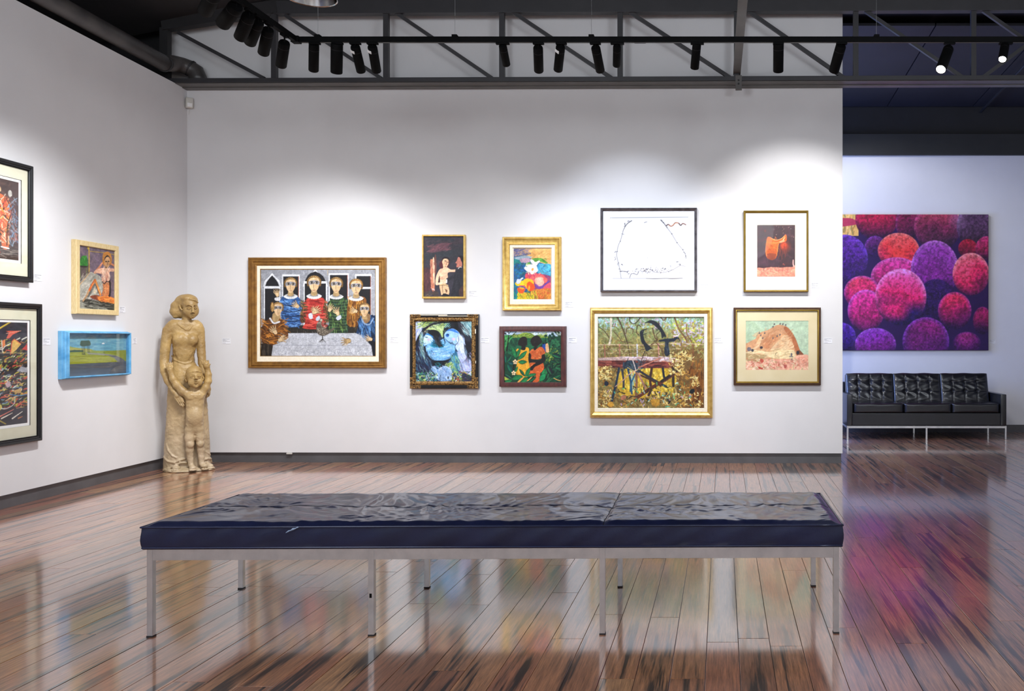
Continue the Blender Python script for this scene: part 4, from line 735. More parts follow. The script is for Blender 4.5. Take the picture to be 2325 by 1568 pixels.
def art_road():
    c = Canvas(140, 104, [(365, 160), (2010, 190), (1950, 1330), (350, 1395)], '6aa4b8', 14)
    c.p('4c8cb0', '360,160 2010,190 2000,330 1500,330 900,260 360,330', 0, grad='6aa4b8'); c.st('7cb4c0 5c9cb8 8cbcc4 4c88a8', 130, (380, 240, 1980, 620), 280, 40, 3, 8, 1, .35)
    c.p('8c9c40', '360,500 430,520 560,570 760,600 1000,620 1130,670 1500,685 1980,670 1980,1040 360,1060', 0); c.p('7c8030', '1400,680 1980,670 1980,1000 1700,820', 0, a=.5); c.p('b4a858', '360,590 700,600 1000,640 1000,700 360,660', a=.7)
    c.p('2c5044', '360,680 600,650 840,660 840,705 360,715', 0); c.p('8c9424', '360,720 900,705 1000,780 1450,820 1600,880 1720,1000 360,1045', 0); c.st('a8b03c 7c8420 98a030', 130, (370, 740, 1600, 1010), 240, 16, 4, 6, 2, .5)
    c.p('8c8c84', '900,715 1000,735 1250,755 1480,775 1700,820 1850,900 1960,1000 1740,1000 1640,890 1500,825 1250,795 980,775', 0); c.p('5c646c', '1500,825 1700,830 1850,900 1960,1000 1740,1000 1640,890', 0)
    c.p('4c5864', '340,1050 1200,1020 1980,995 1980,1340 340,1400', 0); c.st('56626e 424e5a', 50, (360, 1060, 1950, 1370), 400, 30, -2, 3, 3, .4)
    for x0, y0, y1 in ((812, 540, 760), (850, 550, 770), (878, 550, 770), (958, 530, 715), (990, 530, 715)): c.l('24302c', 9, [(x0, y0), (x0+2, y1)], sm=0)
    c.p('35503f', '760,500 780,400 820,385 950,385 980,375 1015,400 1040,470 1020,525 900,545 830,552 780,535'); c.e('26302a', 850, 772, 60, 13); c.e('26302a', 985, 716, 40, 7); c.p('eef4f8', '1335,488 1350,462 1372,450 1395,465 1405,488'); c.l('303828', 12, '1380,715 1382,755', sm=0)
    return c.fin(.03, 4, .02)
def art_crowd():
    c = Canvas(150, 196, [(-250, 248), (235, 348), (205, 1265), (-250, 1210)], '4a3a38', 15)
    c.st('5c4844 382c2c 6c5048', 120, (-250, 280, 230, 1250), 90, 20, 60, 50, 1, .5); c.p('3c3230', '-250,1120 210,1130 205,1265 -250,1210', a=.8); c.st('7c706c 2c2424 a09488', 40, (-240, 1140, 200, 1240), 80, 9, 5, 10, 2, .7); c.p('d05038', '-60,1130 60,1150 90,1190 0,1215 -80,1190', a=.8)
    for ox, cols, s in ((-210, ('8c9c94', 'c8a458', '4c6c5c'), 2), (-120, ('5c88a0', 'c86c40', 'd8c8a0'), 3), (85, ('d8b48c', 'c86840', 'e0c8b0'), 4), (-10, ('9cb890', '6cb0b4', 'd8dcc0'), 5)):
        a, b, d = cols
        c.p(b, [(ox-55, 560), (ox-20, 515), (ox+30, 515), (ox+75, 580), (ox+95, 700), (ox+75, 850), (ox+60, 900), (ox+60, 1120), (ox+20, 1125), (ox+10, 920), (ox-20, 900), (ox-35, 1110), (ox-75, 1110), (ox-60, 880), (ox-70, 720)])
        c.st(' '.join([a, b, d, '1c1818', 'd8a030', 'c84838', 'e8e0c8', '8c5040']), 150, (ox-60, 540, ox+75, 1100), 60, 10, 80, 25, s, .9)
        c.e(a, ox, 460, 30, 56); c.e('c84838', ox-5, 425, 24, 22, a=.7); c.e('e8d8c8', ox+8, 465, 14, 34, a=.8); c.l('181414', 7, [(ox-28, 440), (ox-26, 500), (ox, 515), (ox+25, 490)]); c.e('181414', ox-8, 455, 5, 4); c.e('181414', ox+12, 455, 5, 4); c.l('181414', 9, [(ox-60, 570), (ox-65, 720), (ox-50, 880), (ox-60, 1100)]); c.l('181414', 9, [(ox+60, 560), (ox+90, 700), (ox+60, 880), (ox+50, 1100)]); c.l('e8e8e8', 16, [(ox-70, 1110), (ox-30, 1125)]); c.l('e8e8e8', 16, [(ox+15, 1120), (ox+60, 1135)])
    c.e('b8b4ac', 172, 500, 14, 44); c.st('5c7c9c a85c4c 8ca0b0 5c3c44', 90, (155, 560, 215, 1080), 60, 9, 85, 20, 7, .8)
    c.l('c02c28', 6, [(235, 348), (225, 800), (205, 1265)], sm=0)
    return c.fin(.08, 2, .06)
def art_tangle():
    c = Canvas(170, 236, [(-300, 232), (292, 235), (283, 1252), (-300, 1310)], '35323c', 16)
    c.st('2c2832 403c48 24222a', 80, (-300, 240, 290, 1280), 120, 40, 30, 50, 1, .5)
    reg = (-300, 420, 285, 1080)
    c.st('16141a 5c4c30 d8c048 c87838 1c1a20 8ca048 e0e0d0 c84c38 16141a a8a430 3c3c34', 620, reg, 74, 13, -32, 22, 2, .95, .4)
    c.st('e8e4d8 d8a870 9cb8a0 c85848 1a181e e0c84c 7c9cb8', 260, (-300, 700, 250, 1090), 46, 9, 40, 60, 3, .95, .6)
    c.st('1a181e 26242c', 200, reg, 70, 13, -30, 25, 4, .95, .3)
    c.l('a89438', 26, '-10,400 60,320 160,236', 14); c.l('d8b848', 8, '0,385 80,300 150,240'); c.p('d8604c', '130,400 150,340 125,325 240,320 180,360 150,400', 0); c.l('e8a088', 6, '130,350 240,322', sm=0); c.p('d8b060', '160,560 175,420 200,410 240,460 200,520', 0); c.l('d85c44', 8, '160,560 172,430 190,405 240,455', sm=0); c.p('c83c34', '245,510 285,455 288,520', 0)
    c.p('e08048', '90,430 120,410 120,470 100,500', 0); c.p('a8a8b0', '205,730 240,680 285,700 283,745', 0); c.p('c8a8b0', '120,850 150,835 160,870 135,890'); c.p('c8a060', '165,930 240,900 235,950 200,950', 0)
    c.l('4a90c0', 8, '150,960 220,975 278,965'); c.l('d8d4c8', 10, '40,450 60,500 100,510 120,480 160,450'); c.l('d8d4c8', 8, '95,420 100,520 105,540'); c.l('1c3c3c', 9, '110,560 90,640 60,710'); c.l('c8ccc8', 8, '20,1000 60,1080 120,1100 180,1060 190,990')
    c.p('d87838', '-20,1090 40,1075 80,1090 60,1140 -10,1150'); c.e('38281c', 15, 1130, 20, 22); c.e('d88c48', 15, 1130, 11, 12); c.l('a89438', 20, '-60,1150 40,1190 120,1250', 10)
    for x0, y0, x1, y1, cc in ((70, 1180, 180, 1110, 'd87868'), (90, 1195, 170, 1145, 'e8dccc'), (170, 1200, 245, 1135, 'e8e0d0'), (200, 1085, 265, 1020, 'd85c44'), (215, 1200, 245, 1185, 'c87848')): c.l(cc, 15, [(x0, y0), (x1, y1)], 6)
    c.l('c8b880', 5, '60,545 280,548', sm=0); c.l('c03028', 6, '292,235 290,700 283,1252', sm=0)
    return c.fin(.06, 2, .05)
# ---------------------------------------------------------------- pictures
def paint_obj(name, im, x0, x1, z0, z1, d, parent, mt='paint', edge=0.0):
    h, w_ = im.shape[:2]; X = np.linspace(x0, x1, w_); Z = np.linspace(z1, z0, h); g = np.zeros((h, w_, 3)); g[..., 0] = X[None]; g[..., 1] = -d; g[..., 2] = Z[:, None]
    lum = im.mean(2); g[..., 1] -= (lum-lum.mean())*.0012                      # thick paint stands slightly proud
    V = g.reshape(-1, 3); i = np.arange(h*w_).reshape(h, w_); Fq = np.stack([i[1:, :-1], i[1:, 1:], i[:-1, 1:], i[:-1, :-1]], -1).reshape(-1, 4); colr = im.reshape(-1, 3)
    if edge:                                                                    # wrapped sides of the stretched canvas
        rim = np.concatenate([i[0, :-1], i[:-1, -1], i[-1, :0:-1], i[:0:-1, 0]]); n0 = len(V); E = V[rim].copy(); E[:, 1] = -d+edge
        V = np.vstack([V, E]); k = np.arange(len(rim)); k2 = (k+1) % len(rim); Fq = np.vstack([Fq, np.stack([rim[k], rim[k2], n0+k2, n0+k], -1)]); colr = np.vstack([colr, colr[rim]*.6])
    me = bpy.data.meshes.new(name); me.vertices.add(len(V)); me.vertices.foreach_set('co', V.ravel()); me.loops.add(Fq.size); me.loops.foreach_set('vertex_index', Fq.ravel().astype(np.int32))
    me.polygons.add(len(Fq)); me.polygons.foreach_set('loop_start', np.arange(0, Fq.size, 4, dtype=np.int32)); me.update(calc_edges=True); me.validate()
    a = me.color_attributes.new('paint', 'FLOAT_COLOR', 'POINT'); c = np.where(colr <= .04045, colr/12.92, ((np.clip(colr, 0, 1)+.055)/1.055)**2.4)
    a.data.foreach_set('color', np.c_[c, np.ones(len(c))].ravel().astype(np.float32)); me.materials.append(M[mt])
    return link(bpy.data.objects.new(name, me), parent)
def rc(plane, r, d):
    """pixel rectangle (x0,y0,x1,y1) or 4 corners TL TR BR BL -> wall rectangle at depth d"""
    if len(r) == 4 and not hasattr(r[0], '__len__'): r = ((r[0], r[1]), (r[2], r[1]), (r[2], r[3]), (r[0], r[3]))
    h = [plane.hit(x, y, d) for x, y in r]
    return ((h[0][0]+h[3][0])/2, (h[1][0]+h[2][0])/2, (h[3][1]+h[2][1])/2, (h[0][1]+h[1][1])/2)
def lerp_rect(a, b, t): return tuple(p+(q-p)*t for p, q in zip(a, b))
def picture(name, plane, outer, d, levels, canvas, art, label, cat='painting', mt_frame='gold', glass=None, extra=None):
    """levels: list of (part name, material, outer px rect, inner px rect, profile [(t, depth)...])"""
    O = rc(plane, outer, d); cx = (O[0]+O[1])/2; cz = (O[2]+O[3])/2
    P = plane.w(cx, 0, cz); root = empty(name, tuple(P), plane.rz); tag(root, label, cat)
    sh = lambda r: (r[0]-cx, r[1]-cx, r[2]-cz, r[3]-cz)
    for nm, mt, ro, ri, prof in levels:
        a = sh(rc(plane, ro, prof[0][1] if nm != 'frame' else d)); b = sh(rc(plane, ri, prof[-1][1])) 
        rects = [lerp_rect(a, b, t)+(dd,) for t, dd in prof]
        if nm == 'frame': rects = [a+(.001,)]+rects+[b+(.004,)]
        o = obj(nm, rings_loft(rects), M[mt], root); autosmooth(o, 30)
    cr = sh(rc(plane, canvas[0], canvas[1])); im = ART(art)
    paint_obj('canvas' if cat == 'painting' else 'print', im, *cr, canvas[1], root)
    obj('backing', B((cr[0]-.002, -.003, cr[2]-.002), (cr[1]+.002, -min(.012, canvas[1]-.004), cr[3]+.002)), M['brown'], root)
    if glass: g = sh(rc(plane, glass[0], glass[1])); obj('glass_pane', B((g[0]-.002, -glass[1], g[2]-.002), (g[1]+.002, -glass[1]-.002, g[3]+.002)), M['glass'], root)
    if extra: extra(root, sh)
    return root
_art = {}
def ART(f):
    if f not in _art: _art[f] = f()
    return _art[f]
MG = [(0, .045), (.06, .050), (.16, .050), (.2, .043), (.3, .040), (.42, .046), (.5, .046), (.6, .036), (.75, .034), (.85, .038), (1, .030)]
picture('banquet_painting', BACK, (562.6, 584, 874.3, 835), .05, [
    ('frame', 'bronze', (562.6, 584, 874.3, 835), (583.6, 603, 860, 820.5), MG), ('liner', 'linen', (583.6, 603, 860, 820.5), (590.5, 610, 853, 808.5), [(0, .030), (1, .026)]), ('slip', 'gold', (590.5, 610, 853, 808.5), (592.3, 612, 851.8, 807.5), [(0, .028), (1, .018)])],
    ((592.0, 611.5, 852, 808), .018), art_banquet, 'wide gold framed painting of wide eyed figures behind a white table')
picture('couple_painting', BACK, (958.2, 532.5, 1055.6, 677.3), .045, [
    ('frame', 'gold2', (958.2, 532.5, 1055.6, 677.3), (961.5, 536.2, 1052, 673), [(0, .045), (.15, .047), (.85, .047), (1, .044)])],
    ((961.4, 536, 1052, 673.2), .032), art_couple, 'narrow gold framed dark painting of a pale woman and a suited man')
picture('flower_painting', BACK, (1140.6, 537.5, 1273.6, 704.6), .05, [
    ('frame', 'gold2', (1140.6, 537.5, 1273.6, 704.6), (1157.6, 556, 1259.5, 690.4), [(0, .05), (.08, .056), (.2, .055), (.35, .044), (.6, .038), (.75, .038), (.8, .044), (.92, .044), (1, .032)]),
    ('liner', 'linen', (1157.6, 556, 1259.5, 690.4), (1166.3, 564.3, 1251.0, 679.2), [(0, .034), (.7, .034), (.72, .030), (1, .018)])],
    ((1166.2, 564.2, 1251.2, 679.3), .017), art_flowers, 'gold framed painting of bright blurred flowers with a cream liner')
def ornaments(root, sh):
    O = sh(rc(BACK, (930, 713, 1085.8, 882), .05)); I = sh(rc(BACK, (943.8, 729.4, 1070.2, 865.4), .03)); rg = random.Random(3)
    for sx, sz in ((0, 2), (1, 2), (1, 3), (0, 3)):
        bm = bmesh.new(); X = O[sx]; Z = O[sz]; ux = 1 if sx == 0 else -1; uz = 1 if sz == 2 else -1
        for k in range(9):
            for a, b in (((k*.013+.008), .010), (.010, k*.013+.008), ((k*.013+.008), .026), (.026, k*.013+.008)):
                bmesh.ops.create_icosphere(bm, subdivisions=1, radius=rg.uniform(.006, .010), matrix=Matrix.Translation((X+ux*a, -.048, Z+uz*b))@Matrix.Diagonal((1, .7, 1, 1)))
        obj('corner_ornament', bm, M['ornate'], root, True)
    bm = bmesh.new(); n = 34
    for t in np.linspace(0, 1, n):
        for x, z in ((I[0]-.022+(I[1]-I[0]+.044)*t, I[2]-.018), (I[0]-.022+(I[1]-I[0]+.044)*t, I[3]+.018), (I[0]-.02, I[2]-.02+(I[3]-I[2]+.04)*t), (I[1]+.02, I[2]-.02+(I[3]-I[2]+.04)*t)):
            bmesh.ops.create_icosphere(bm, subdivisions=1, radius=.0085, matrix=Matrix.Translation((x, -.046, z))@Matrix.Diagonal((1, .6, 1, 1)))
    o = obj('bead_moulding', bm, M['ornate'], root, True); o['kind'] = 'stuff'
    for x0, x1, z0, z1 in ((.15, .55, .985, .993), (.42, .85, .972, .979), (.955, .967, .74, .80), (.96, .968, .34, .375)):
        W, H = O[1]-O[0], O[3]-O[2]; obj('chip', B((O[0]+W*x0, -.0505, O[2]+H*z0), (O[0]+W*x1, -.052, O[2]+H*z1)), M['linen'], root)
picture('blue_heads_painting', BACK, (930, 713, 1085.8, 882), .05, [
    ('frame', 'blackgloss', (930, 713, 1085.8, 882), (936.2, 720, 1079.5, 873.5), [(0, .045), (.2, .05), (1, .048)]),
    ('inner_moulding', 'ornate', (936.2, 720, 1079.5, 873.5), (943.6, 729, 1070.5, 865.5), [(0, .046), (.1, .042), (.3, .05), (.6, .05), (.8, .040), (1, .034)])],
    ((943.5, 729, 1070.5, 865.6), .028), art_bluehead, 'black and ornate gilt framed painting of two pale blue heads', glass=((943.6, 729, 1070.5, 865.5), .033), extra=ornaments)
picture('garden_painting', BACK, (1133.6, 740.2, 1285, 877.5), .045, [
    ('frame', 'mahog', (1133.6, 740.2, 1285, 877.5), (1144.7, 751.7, 1273.7, 867.6), [(0, .042), (.1, .045), (.9, .045), (1, .043)])],
    ((1144.6, 751.5, 1273.8, 867.7), .030), art_garden, 'dark red framed painting of two seated figures among green leaves')
picture('coastline_drawing', BACK, (1363.2, 471.5, 1582.4, 662), .05, [
    ('frame', 'pewter', (1363.2, 471.5, 1582.4, 662), (1369.4, 478.5, 1576.6, 658), [(0, .046), (.3, .051), (.75, .045), (1, .036)])],
    ((1369, 478, 1577, 658.5), .028), art_coastline, 'large pewter framed ink drawing of a dotted black outline on white paper', 'drawing', glass=((1369.3, 478.3, 1576.8, 658.2), .034))
picture('bridge_painting', BACK, (1339, 697.8, 1617.8, 948.3), .06, [
    ('frame', 'gold2', (1339, 697.8, 1617.8, 948.3), (1350, 711.5, 1606, 934.5), [(0, .040), (.12, .052), (.3, .060), (.5, .062), (.75, .054), (.95, .040), (1, .034)]),
    ('liner', 'linen', (1350, 711.5, 1606, 934.5), (1357.6, 719.3, 1598.4, 926), [(0, .036), (.93, .036), (1, .030)])],
    ((1357.5, 719, 1598.6, 926), .022), art_bridge, 'largest gold framed painting, dark birds above an old timber bridge')
picture('saddle_print', BACK, (1688.3, 477.5, 1835.7, 661.8), .05, [
    ('frame', 'gold3', (1688.3, 477.5, 1835.7, 661.8), (1693.2, 483.5, 1831, 658), [(0, .046), (.3, .051), (.7, .047), (1, .040)]),
    ('mount', 'white', (1693.2, 483.5, 1831, 658), (1718, 510, 1806.2, 628.5), [(0, .034), (1, .034)]), ('mount_bevel', 'linen', (1718, 510, 1806.2, 628.5), (1719.2, 511, 1805.2, 627.7), [(0, .034), (1, .030)])],
    ((1719, 510.8, 1805.6, 627.8), .029), art_saddle, 'gold framed print of an orange riding saddle on a wide white mount', 'print', glass=((1693.3, 483.6, 1831, 658), .038))
picture('hill_print', BACK, (1665.6, 697.8, 1864, 874), .05, [
    ('frame', 'brown', (1665.6, 697.8, 1864, 874), (1671, 703, 1859, 869), [(0, .042), (.3, .048), (1, .048)]), ('gold_slip', 'gold3', (1671, 703, 1859, 869), (1673.6, 706, 1855.6, 865.5), [(0, .048), (.4, .050), (1, .040)]),
    ('mount', 'tan', (1673.6, 706, 1855.6, 865.5), (1693.5, 728, 1835.4, 839.3), [(0, .030), (1, .030)])],
    ((1693.3, 727.8, 1835.6, 839.5), .027), art_hill, 'brown and gold framed picture of a pink rounded hill on a tan mount', 'print', glass=((1673.7, 706.2, 1855.4, 865.3), .035))
# left wall
def q4(*a): return a
BLK = [(0, .040), (.15, .046), (.5, .046), (.6, .040), (.8, .040), (.9, .044), (1, .034)]
def lrect(px0, px1, ytop, ybot, pxy):  # wall rectangle from heights measured at pixel column pxy
    return None
def lquad(s0, s1, z0, z1): return s0, s1, z0, z1
_rc = rc
def rc(plane, r, d): return r[1] if r[0] == 'S' else _rc(plane, r, d)
def S(s0, s1, z0, z1): return ('S', (s0, s1, z0, z1))
def ins(r, a, b=None): b = a if b is None else b; r = r[1]; return S(r[0]+a, r[1]-a, r[2]+b, r[3]-b)
h = LEFT.hit
# large black framed pair: right edges seen, left edges beyond the picture frame
sR = h(77, 500, .045)[0]; zt = h(79.7, 379, .045)[1]; zb = h(73.5, 641.4, .045)[1]; zt = (zt+h(0, 356.7, .045)[1])/2; zb = (zb+h(0, 635, .045)[1])/2; sI = h(45, 420, .03)[0]
O = S(sR-.98, sR, zb, zt); I1 = ins(O, .045); W_ = S(sR-.98+(sR-sI), sI, h(0, 345+1240/5.145, .03)[1], h(0, 345+300/5.145, .03)[1]); CR = W_
picture('crowd_print', LEFT, O, .045, [('frame', 'blackgloss', O, I1, BLK), ('mount', 'cream', I1, ins(W_, -.022, -.022), [(0, .028), (1, .028)]), ('paper', 'white', ins(W_, -.022, -.022), W_, [(0, .022), (1, .021)])],
    (CR, .0205), art_crowd, 'upper black framed print of a crowd of colourful standing figures, cut by the picture edge', 'print', glass=(I1, .033))
sR = h(97, 850, .045)[0]; zt = (h(98, 690, .045)[1]+h(0, 685, .045)[1])/2; zb = (h(96, 1000, .045)[1]+h(0, 1014, .045)[1])/2; sI = h(65, 850, .03)[0]
O = S(sR-1.05, sR, zb, zt); I1 = ins(O, .045); W_ = S(sR-1.05+(sR-sI), sI, h(65, 680+1252/4.483, .03)[1], h(65, 680+235/4.483, .03)[1])
picture('tangle_print', LEFT, O, .045, [('frame', 'blackgloss', O, I1, BLK), ('mount', 'cream', I1, ins(W_, -.022, -.022), [(0, .028), (1, .028)]), ('paper', 'white', ins(W_, -.022, -.022), W_, [(0, .022), (1, .021)])],
    (W_, .0205), art_tangle, 'lower black framed print of a dense tangle of coloured strokes, cut by the picture edge', 'print', glass=(I1, .033))
Q = [(175, 543), (272.4, 559.5), (268.6, 716), (172.8, 712)]; O = S(*_rc(LEFT, Q, .045))
picture('seated_figure_painting', LEFT, O, .045, [('frame', 'blond', O, ins(O, .047), [(0, .040), (.1, .045), (.9, .045), (1, .038)])], (ins(O, .046), .030), art_seated, 'pale wood framed painting of a seated figure beside a green lamp', 'painting')
Q = [(154.9, 751.2), (301.2, 755.3), (298.3, 850.7), (154.9, 858.1)]; O = S(*_rc(LEFT, Q, .075)); I1 = ins(O, .022, .014)
picture('road_painting', LEFT, O, .075, [('frame', 'bluepaint', ins(O, -.012, -.006), I1, [(0, .03), (.22, .032), (.24, .050), (.5, .055), (.52, .072), (.85, .075), (1, .073)])], (ins(O, .021, .013), .035), art_road, 'small deep blue box framed painting of a road through green fields', 'painting', glass=(I1, .060))
# far wall canvas
o = BACK; Gq = rc(FAR, (1888, 486.6, 2244.3, 795), .04); root = empty('grapes_painting', tuple(FAR.w((Gq[0]+Gq[1])/2, 0, (Gq[2]+Gq[3])/2))); tag(root, 'huge unframed painting of glowing purple and red grapes above the sofa', 'painting')
cx, cz = (Gq[0]+Gq[1])/2, (Gq[2]+Gq[3])/2; paint_obj('canvas', ART(art_grapes), Gq[0]-cx, Gq[1]-cx, Gq[2]-cz, Gq[3]-cz, .04, root, edge=.038)
obj('stretcher', B((Gq[0]-cx+.005, -.002, Gq[2]-cz+.005), (Gq[1]-cx-.005, -.034, Gq[3]-cz-.005)), M['blond'], root)
# ---------------------------------------------------------------- caption cards
def caption(plane, px, py, label, w_=.088, h_=.056, seed=0):
    s, z = plane.hit(px, py); rg = random.Random(seed); t = empty('caption_card', tuple(plane.w(s, 0, z)), plane.rz); tag(t, label, 'label', 'caption cards beside the pictures')
    obj('card', B((-w_/2, 0, -h_/2), (w_/2, -.002, h_/2)), M['card'], t)
    bm = bmesh.new()
    for r_, (n, hh) in enumerate(((9, .0042), (3, .003), (5, .003), (7, .003), (0, 0), (4, .0036))):
        x = -w_/2+.006; zz = h_/2-.008-r_*.0082
        for k in range(n):
            ww = rg.uniform(.003, .011)
            if x+ww > w_/2-.005: break
            box(bm, (x, -.002, zz-hh/2), (x+ww, -.0023, zz+hh/2)); x += ww+.0022
    o = obj('printing', bm, M['ink'], t); o['kind'] = 'stuff'
for i, (pl, px, py, lb) in enumerate(((BACK, 514, 774, 'small white card between the stone statue and the banquet painting'), (BACK, 895, 771, 'small white card right of the banquet painting'), (BACK, 1073.5, 666, 'small white card right of the dark couple painting'),
    (BACK, 1292, 691, 'small white card right of the flower painting'), (BACK, 1101, 772, 'small white card right of the ornate blue heads painting'), (BACK, 1300, 772, 'small white card right of the dark red framed garden painting'),
    (BACK, 1600, 650.5, 'small white card right of the pewter framed drawing'), (BACK, 1631, 772, 'small white card right of the gold framed bridge painting'), (BACK, 1851, 647.5, 'small white card right of the orange saddle print'),
    (BACK, 1880, 773, 'small white card right of the pink hill picture'), (FAR, 2253, 775, 'small white card right of the grapes painting on the far wall'))): caption(pl, px, py, lb, seed=i)
for i, (px, py, w_, lb) in enumerate(((85.5, 630, .088, 'small white card right of the upper black framed print'), (105.5, 775, .088, 'small white card right of the lower black framed print'), (277.5, 702.5, .088, 'small white card right of the pale wood framed painting'), (306, 773.5, .06, 'small white card right of the blue box framed painting'))): caption(LEFT, px, py, lb, w_=w_, seed=20+i)
# ---------------------------------------------------------------- lighting track: one run along the wall, a corner, one run toward the viewer
TY = 7.2; TH = at(900, 89, TY).z; pc = at(672, 90, TY); XL = pc.x
tk = empty('lighting_track', (0, 0, 0)); tag(tk, 'long black lighting track hung on wires, bending toward the viewer at the left', 'track')
TW = .036; TZ = TH+.018
obj('rail', B((XL+.03, TY-TW/2, TZ-.046), (9.3 if False else 7.5, TY+TW/2, TZ), .003), M['black'], tk)
obj('rail', B((XL-TW/2, 3.2, TZ-.046), (XL+TW/2, TY-.03, TZ), .003), M['black'], tk)
obj('corner_joint', B((XL-.03, TY-.035, TZ-.050), (XL+.035, TY+.03, TZ+.002), .004), M['black'], tk)
obj('rail_groove', B((XL+.05, TY-.006, TZ-.048), (7.5, TY+.006, TZ-.045)), M['steel2'], tk)
for px in (722, 1033, 1343, 1990): 
    p = at(px, 88, TY); obj('hanger', tube(bmesh.new(), [(p.x, TY, TZ), (p.x, TY, 4.81)], .0016, 6), M['chrome'], tk); obj('hanger_clip', B((p.x-.022, TY-.024, TZ-.006), (p.x+.022, TY+.024, TZ+.016), .003), M['black'], tk)
for y in (6.2, 4.6):
    obj('hanger', tube(bmesh.new(), [(XL, y, TZ), (XL, y, 4.81)], .0016, 6), M['chrome'], tk); obj('hanger_clip', B((XL-.024, y-.022, TZ-.006), (XL+.024, y+.022, TZ+.016), .003), M['black'], tk)
obj('rail_connector', B((at(1440, 90, TY).x, TY-.02, TZ-.0475), (at(1466, 90, TY).x, TY+.02, TZ-.046+.02), .002), M['black'], tk)
def spotlight(px0, py0, px1, py1, dia, label, Y=TY, side=1, lit=False, sticker=False, L=.245, run=0, col=(1, .97, .94), pw=1.0, aim=None, ax_px=None, az=.6, ang=86, emit=True):
    """(px0,py0) top centre and (px1,py1) bottom centre of the barrel in the picture"""
    p0 = at(px0, py0, Y); q = at(px1, py1, Y); l2 = (q-p0); lat = l2.length; k = 1.0
    L = max(L*dia/22 if dia < 21 else L, lat*1.02); dep = math.sqrt(max(L*L-lat*lat, 0.0))
    for _ in range(6):   # solve so that the far end really lands on the picture point
        Yq = Y+(dep if side > 0 else -dep); q = at(px1, py1, Yq); dep = math.sqrt(max(L*L-(q-p0).xz.length_squared if hasattr((q-p0), 'xz') else 0, 1e-6))
    Yq = Y+(dep if side > 0 else -dep); q = at(px1, py1, Yq); ax = (q-p0).normalized(); L = (q-p0).length; r = dia/2*Y/F
    railp = Vector((p0.x-(ax.x*.02), TY, TZ-.046)) if not run else Vector((XL, p0.y, TZ-.046))
    t = empty('track_spotlight', tuple(railp)); tag(t, label, 'spotlight', 'black cylinder spotlights on the lighting track')
    o = lambda v: Vector(v)-railp
    ln = .055 if dia < 21 else .045
    obj('adapter', B((-ln, -.017, -.016), (ln, .017, -.0005), .003) if not run else B((-.017, -ln, -.016), (.017, ln, -.0005), .003), M['black'], t)
    jt = o(p0)+ax*.03; obj('yoke', tube(bmesh.new(), [(0, 0, -.014), (0, 0, -.03), tuple(jt-ax*.035), tuple(jt)], .0065, 10), M['black'], t, True)
    zq = (-ax).to_track_quat('Z', 'Y').to_matrix().to_4x4(); zq.translation = o(p0)
    bm = lathe(bmesh.new(), [(0, -.0), (r*.55, 0), (r*.9, -.004), (r, -.014), (r, -L+.004), (r-.002, -L), (r-.006, -L), (r-.007, -L+.03), (0, -L+.032)], 32, zq); autosmooth(obj('body', bm, M['black'], t), 50)
    bm = lathe(bmesh.new(), [(r+.0008, -.05), (r+.0008, -.053)], 32, zq); obj('seam_ring', bm, M['darker'], t)
    d = bmesh.new(); rr = r-.007; hh = -L+(.004 if lit else .022); lathe(d, [(rr, hh), (rr*.5, hh-(.004 if lit else -.004)), (.0005, hh-(.006 if lit else -.006))], 24, zq); obj('lens', d, M['lamp'] if emit else M['silver'], t, True)
    if sticker:
        out = Vector((-.3, -.95, 0)); out = (out-ax*out.dot(ax)).normalized(); sd_ = ax.cross(out); mq = Matrix((sd_, out, ax)).transposed().to_4x4(); mq.translation = o(p0)+ax*.040+out*(r*.97)
        obj('sticker', B((-r*.55, -.002, -.012), (r*.55, .0035, .012), .001, mq), M['white'], t)
    lt = bpy.data.lights.new('lamp_light', 'SPOT'); lt.energy = SPOT_W*pw; lt.spot_size = math.radians(ang); lt.spot_blend = .7 if ang < 78 else .9; lt.shadow_soft_size = .018; lt.color = col
    lo = bpy.data.objects.new('lamp_light', lt); link(lo, t); lo.location = o(q)+ax*.012
    if aim is None and side > 0: bw = BACK.hit(ax_px or px1, 900)[0]; aim = BACK.w(bw, 0, az)
    a = ax if aim is None else (Vector(aim)-q).normalized(); lo.rotation_euler = a.to_track_quat('-Z', 'Y').to_euler()
    return t
W1 = (.96, .98, 1.0); CO = (.78, .86, 1.0)
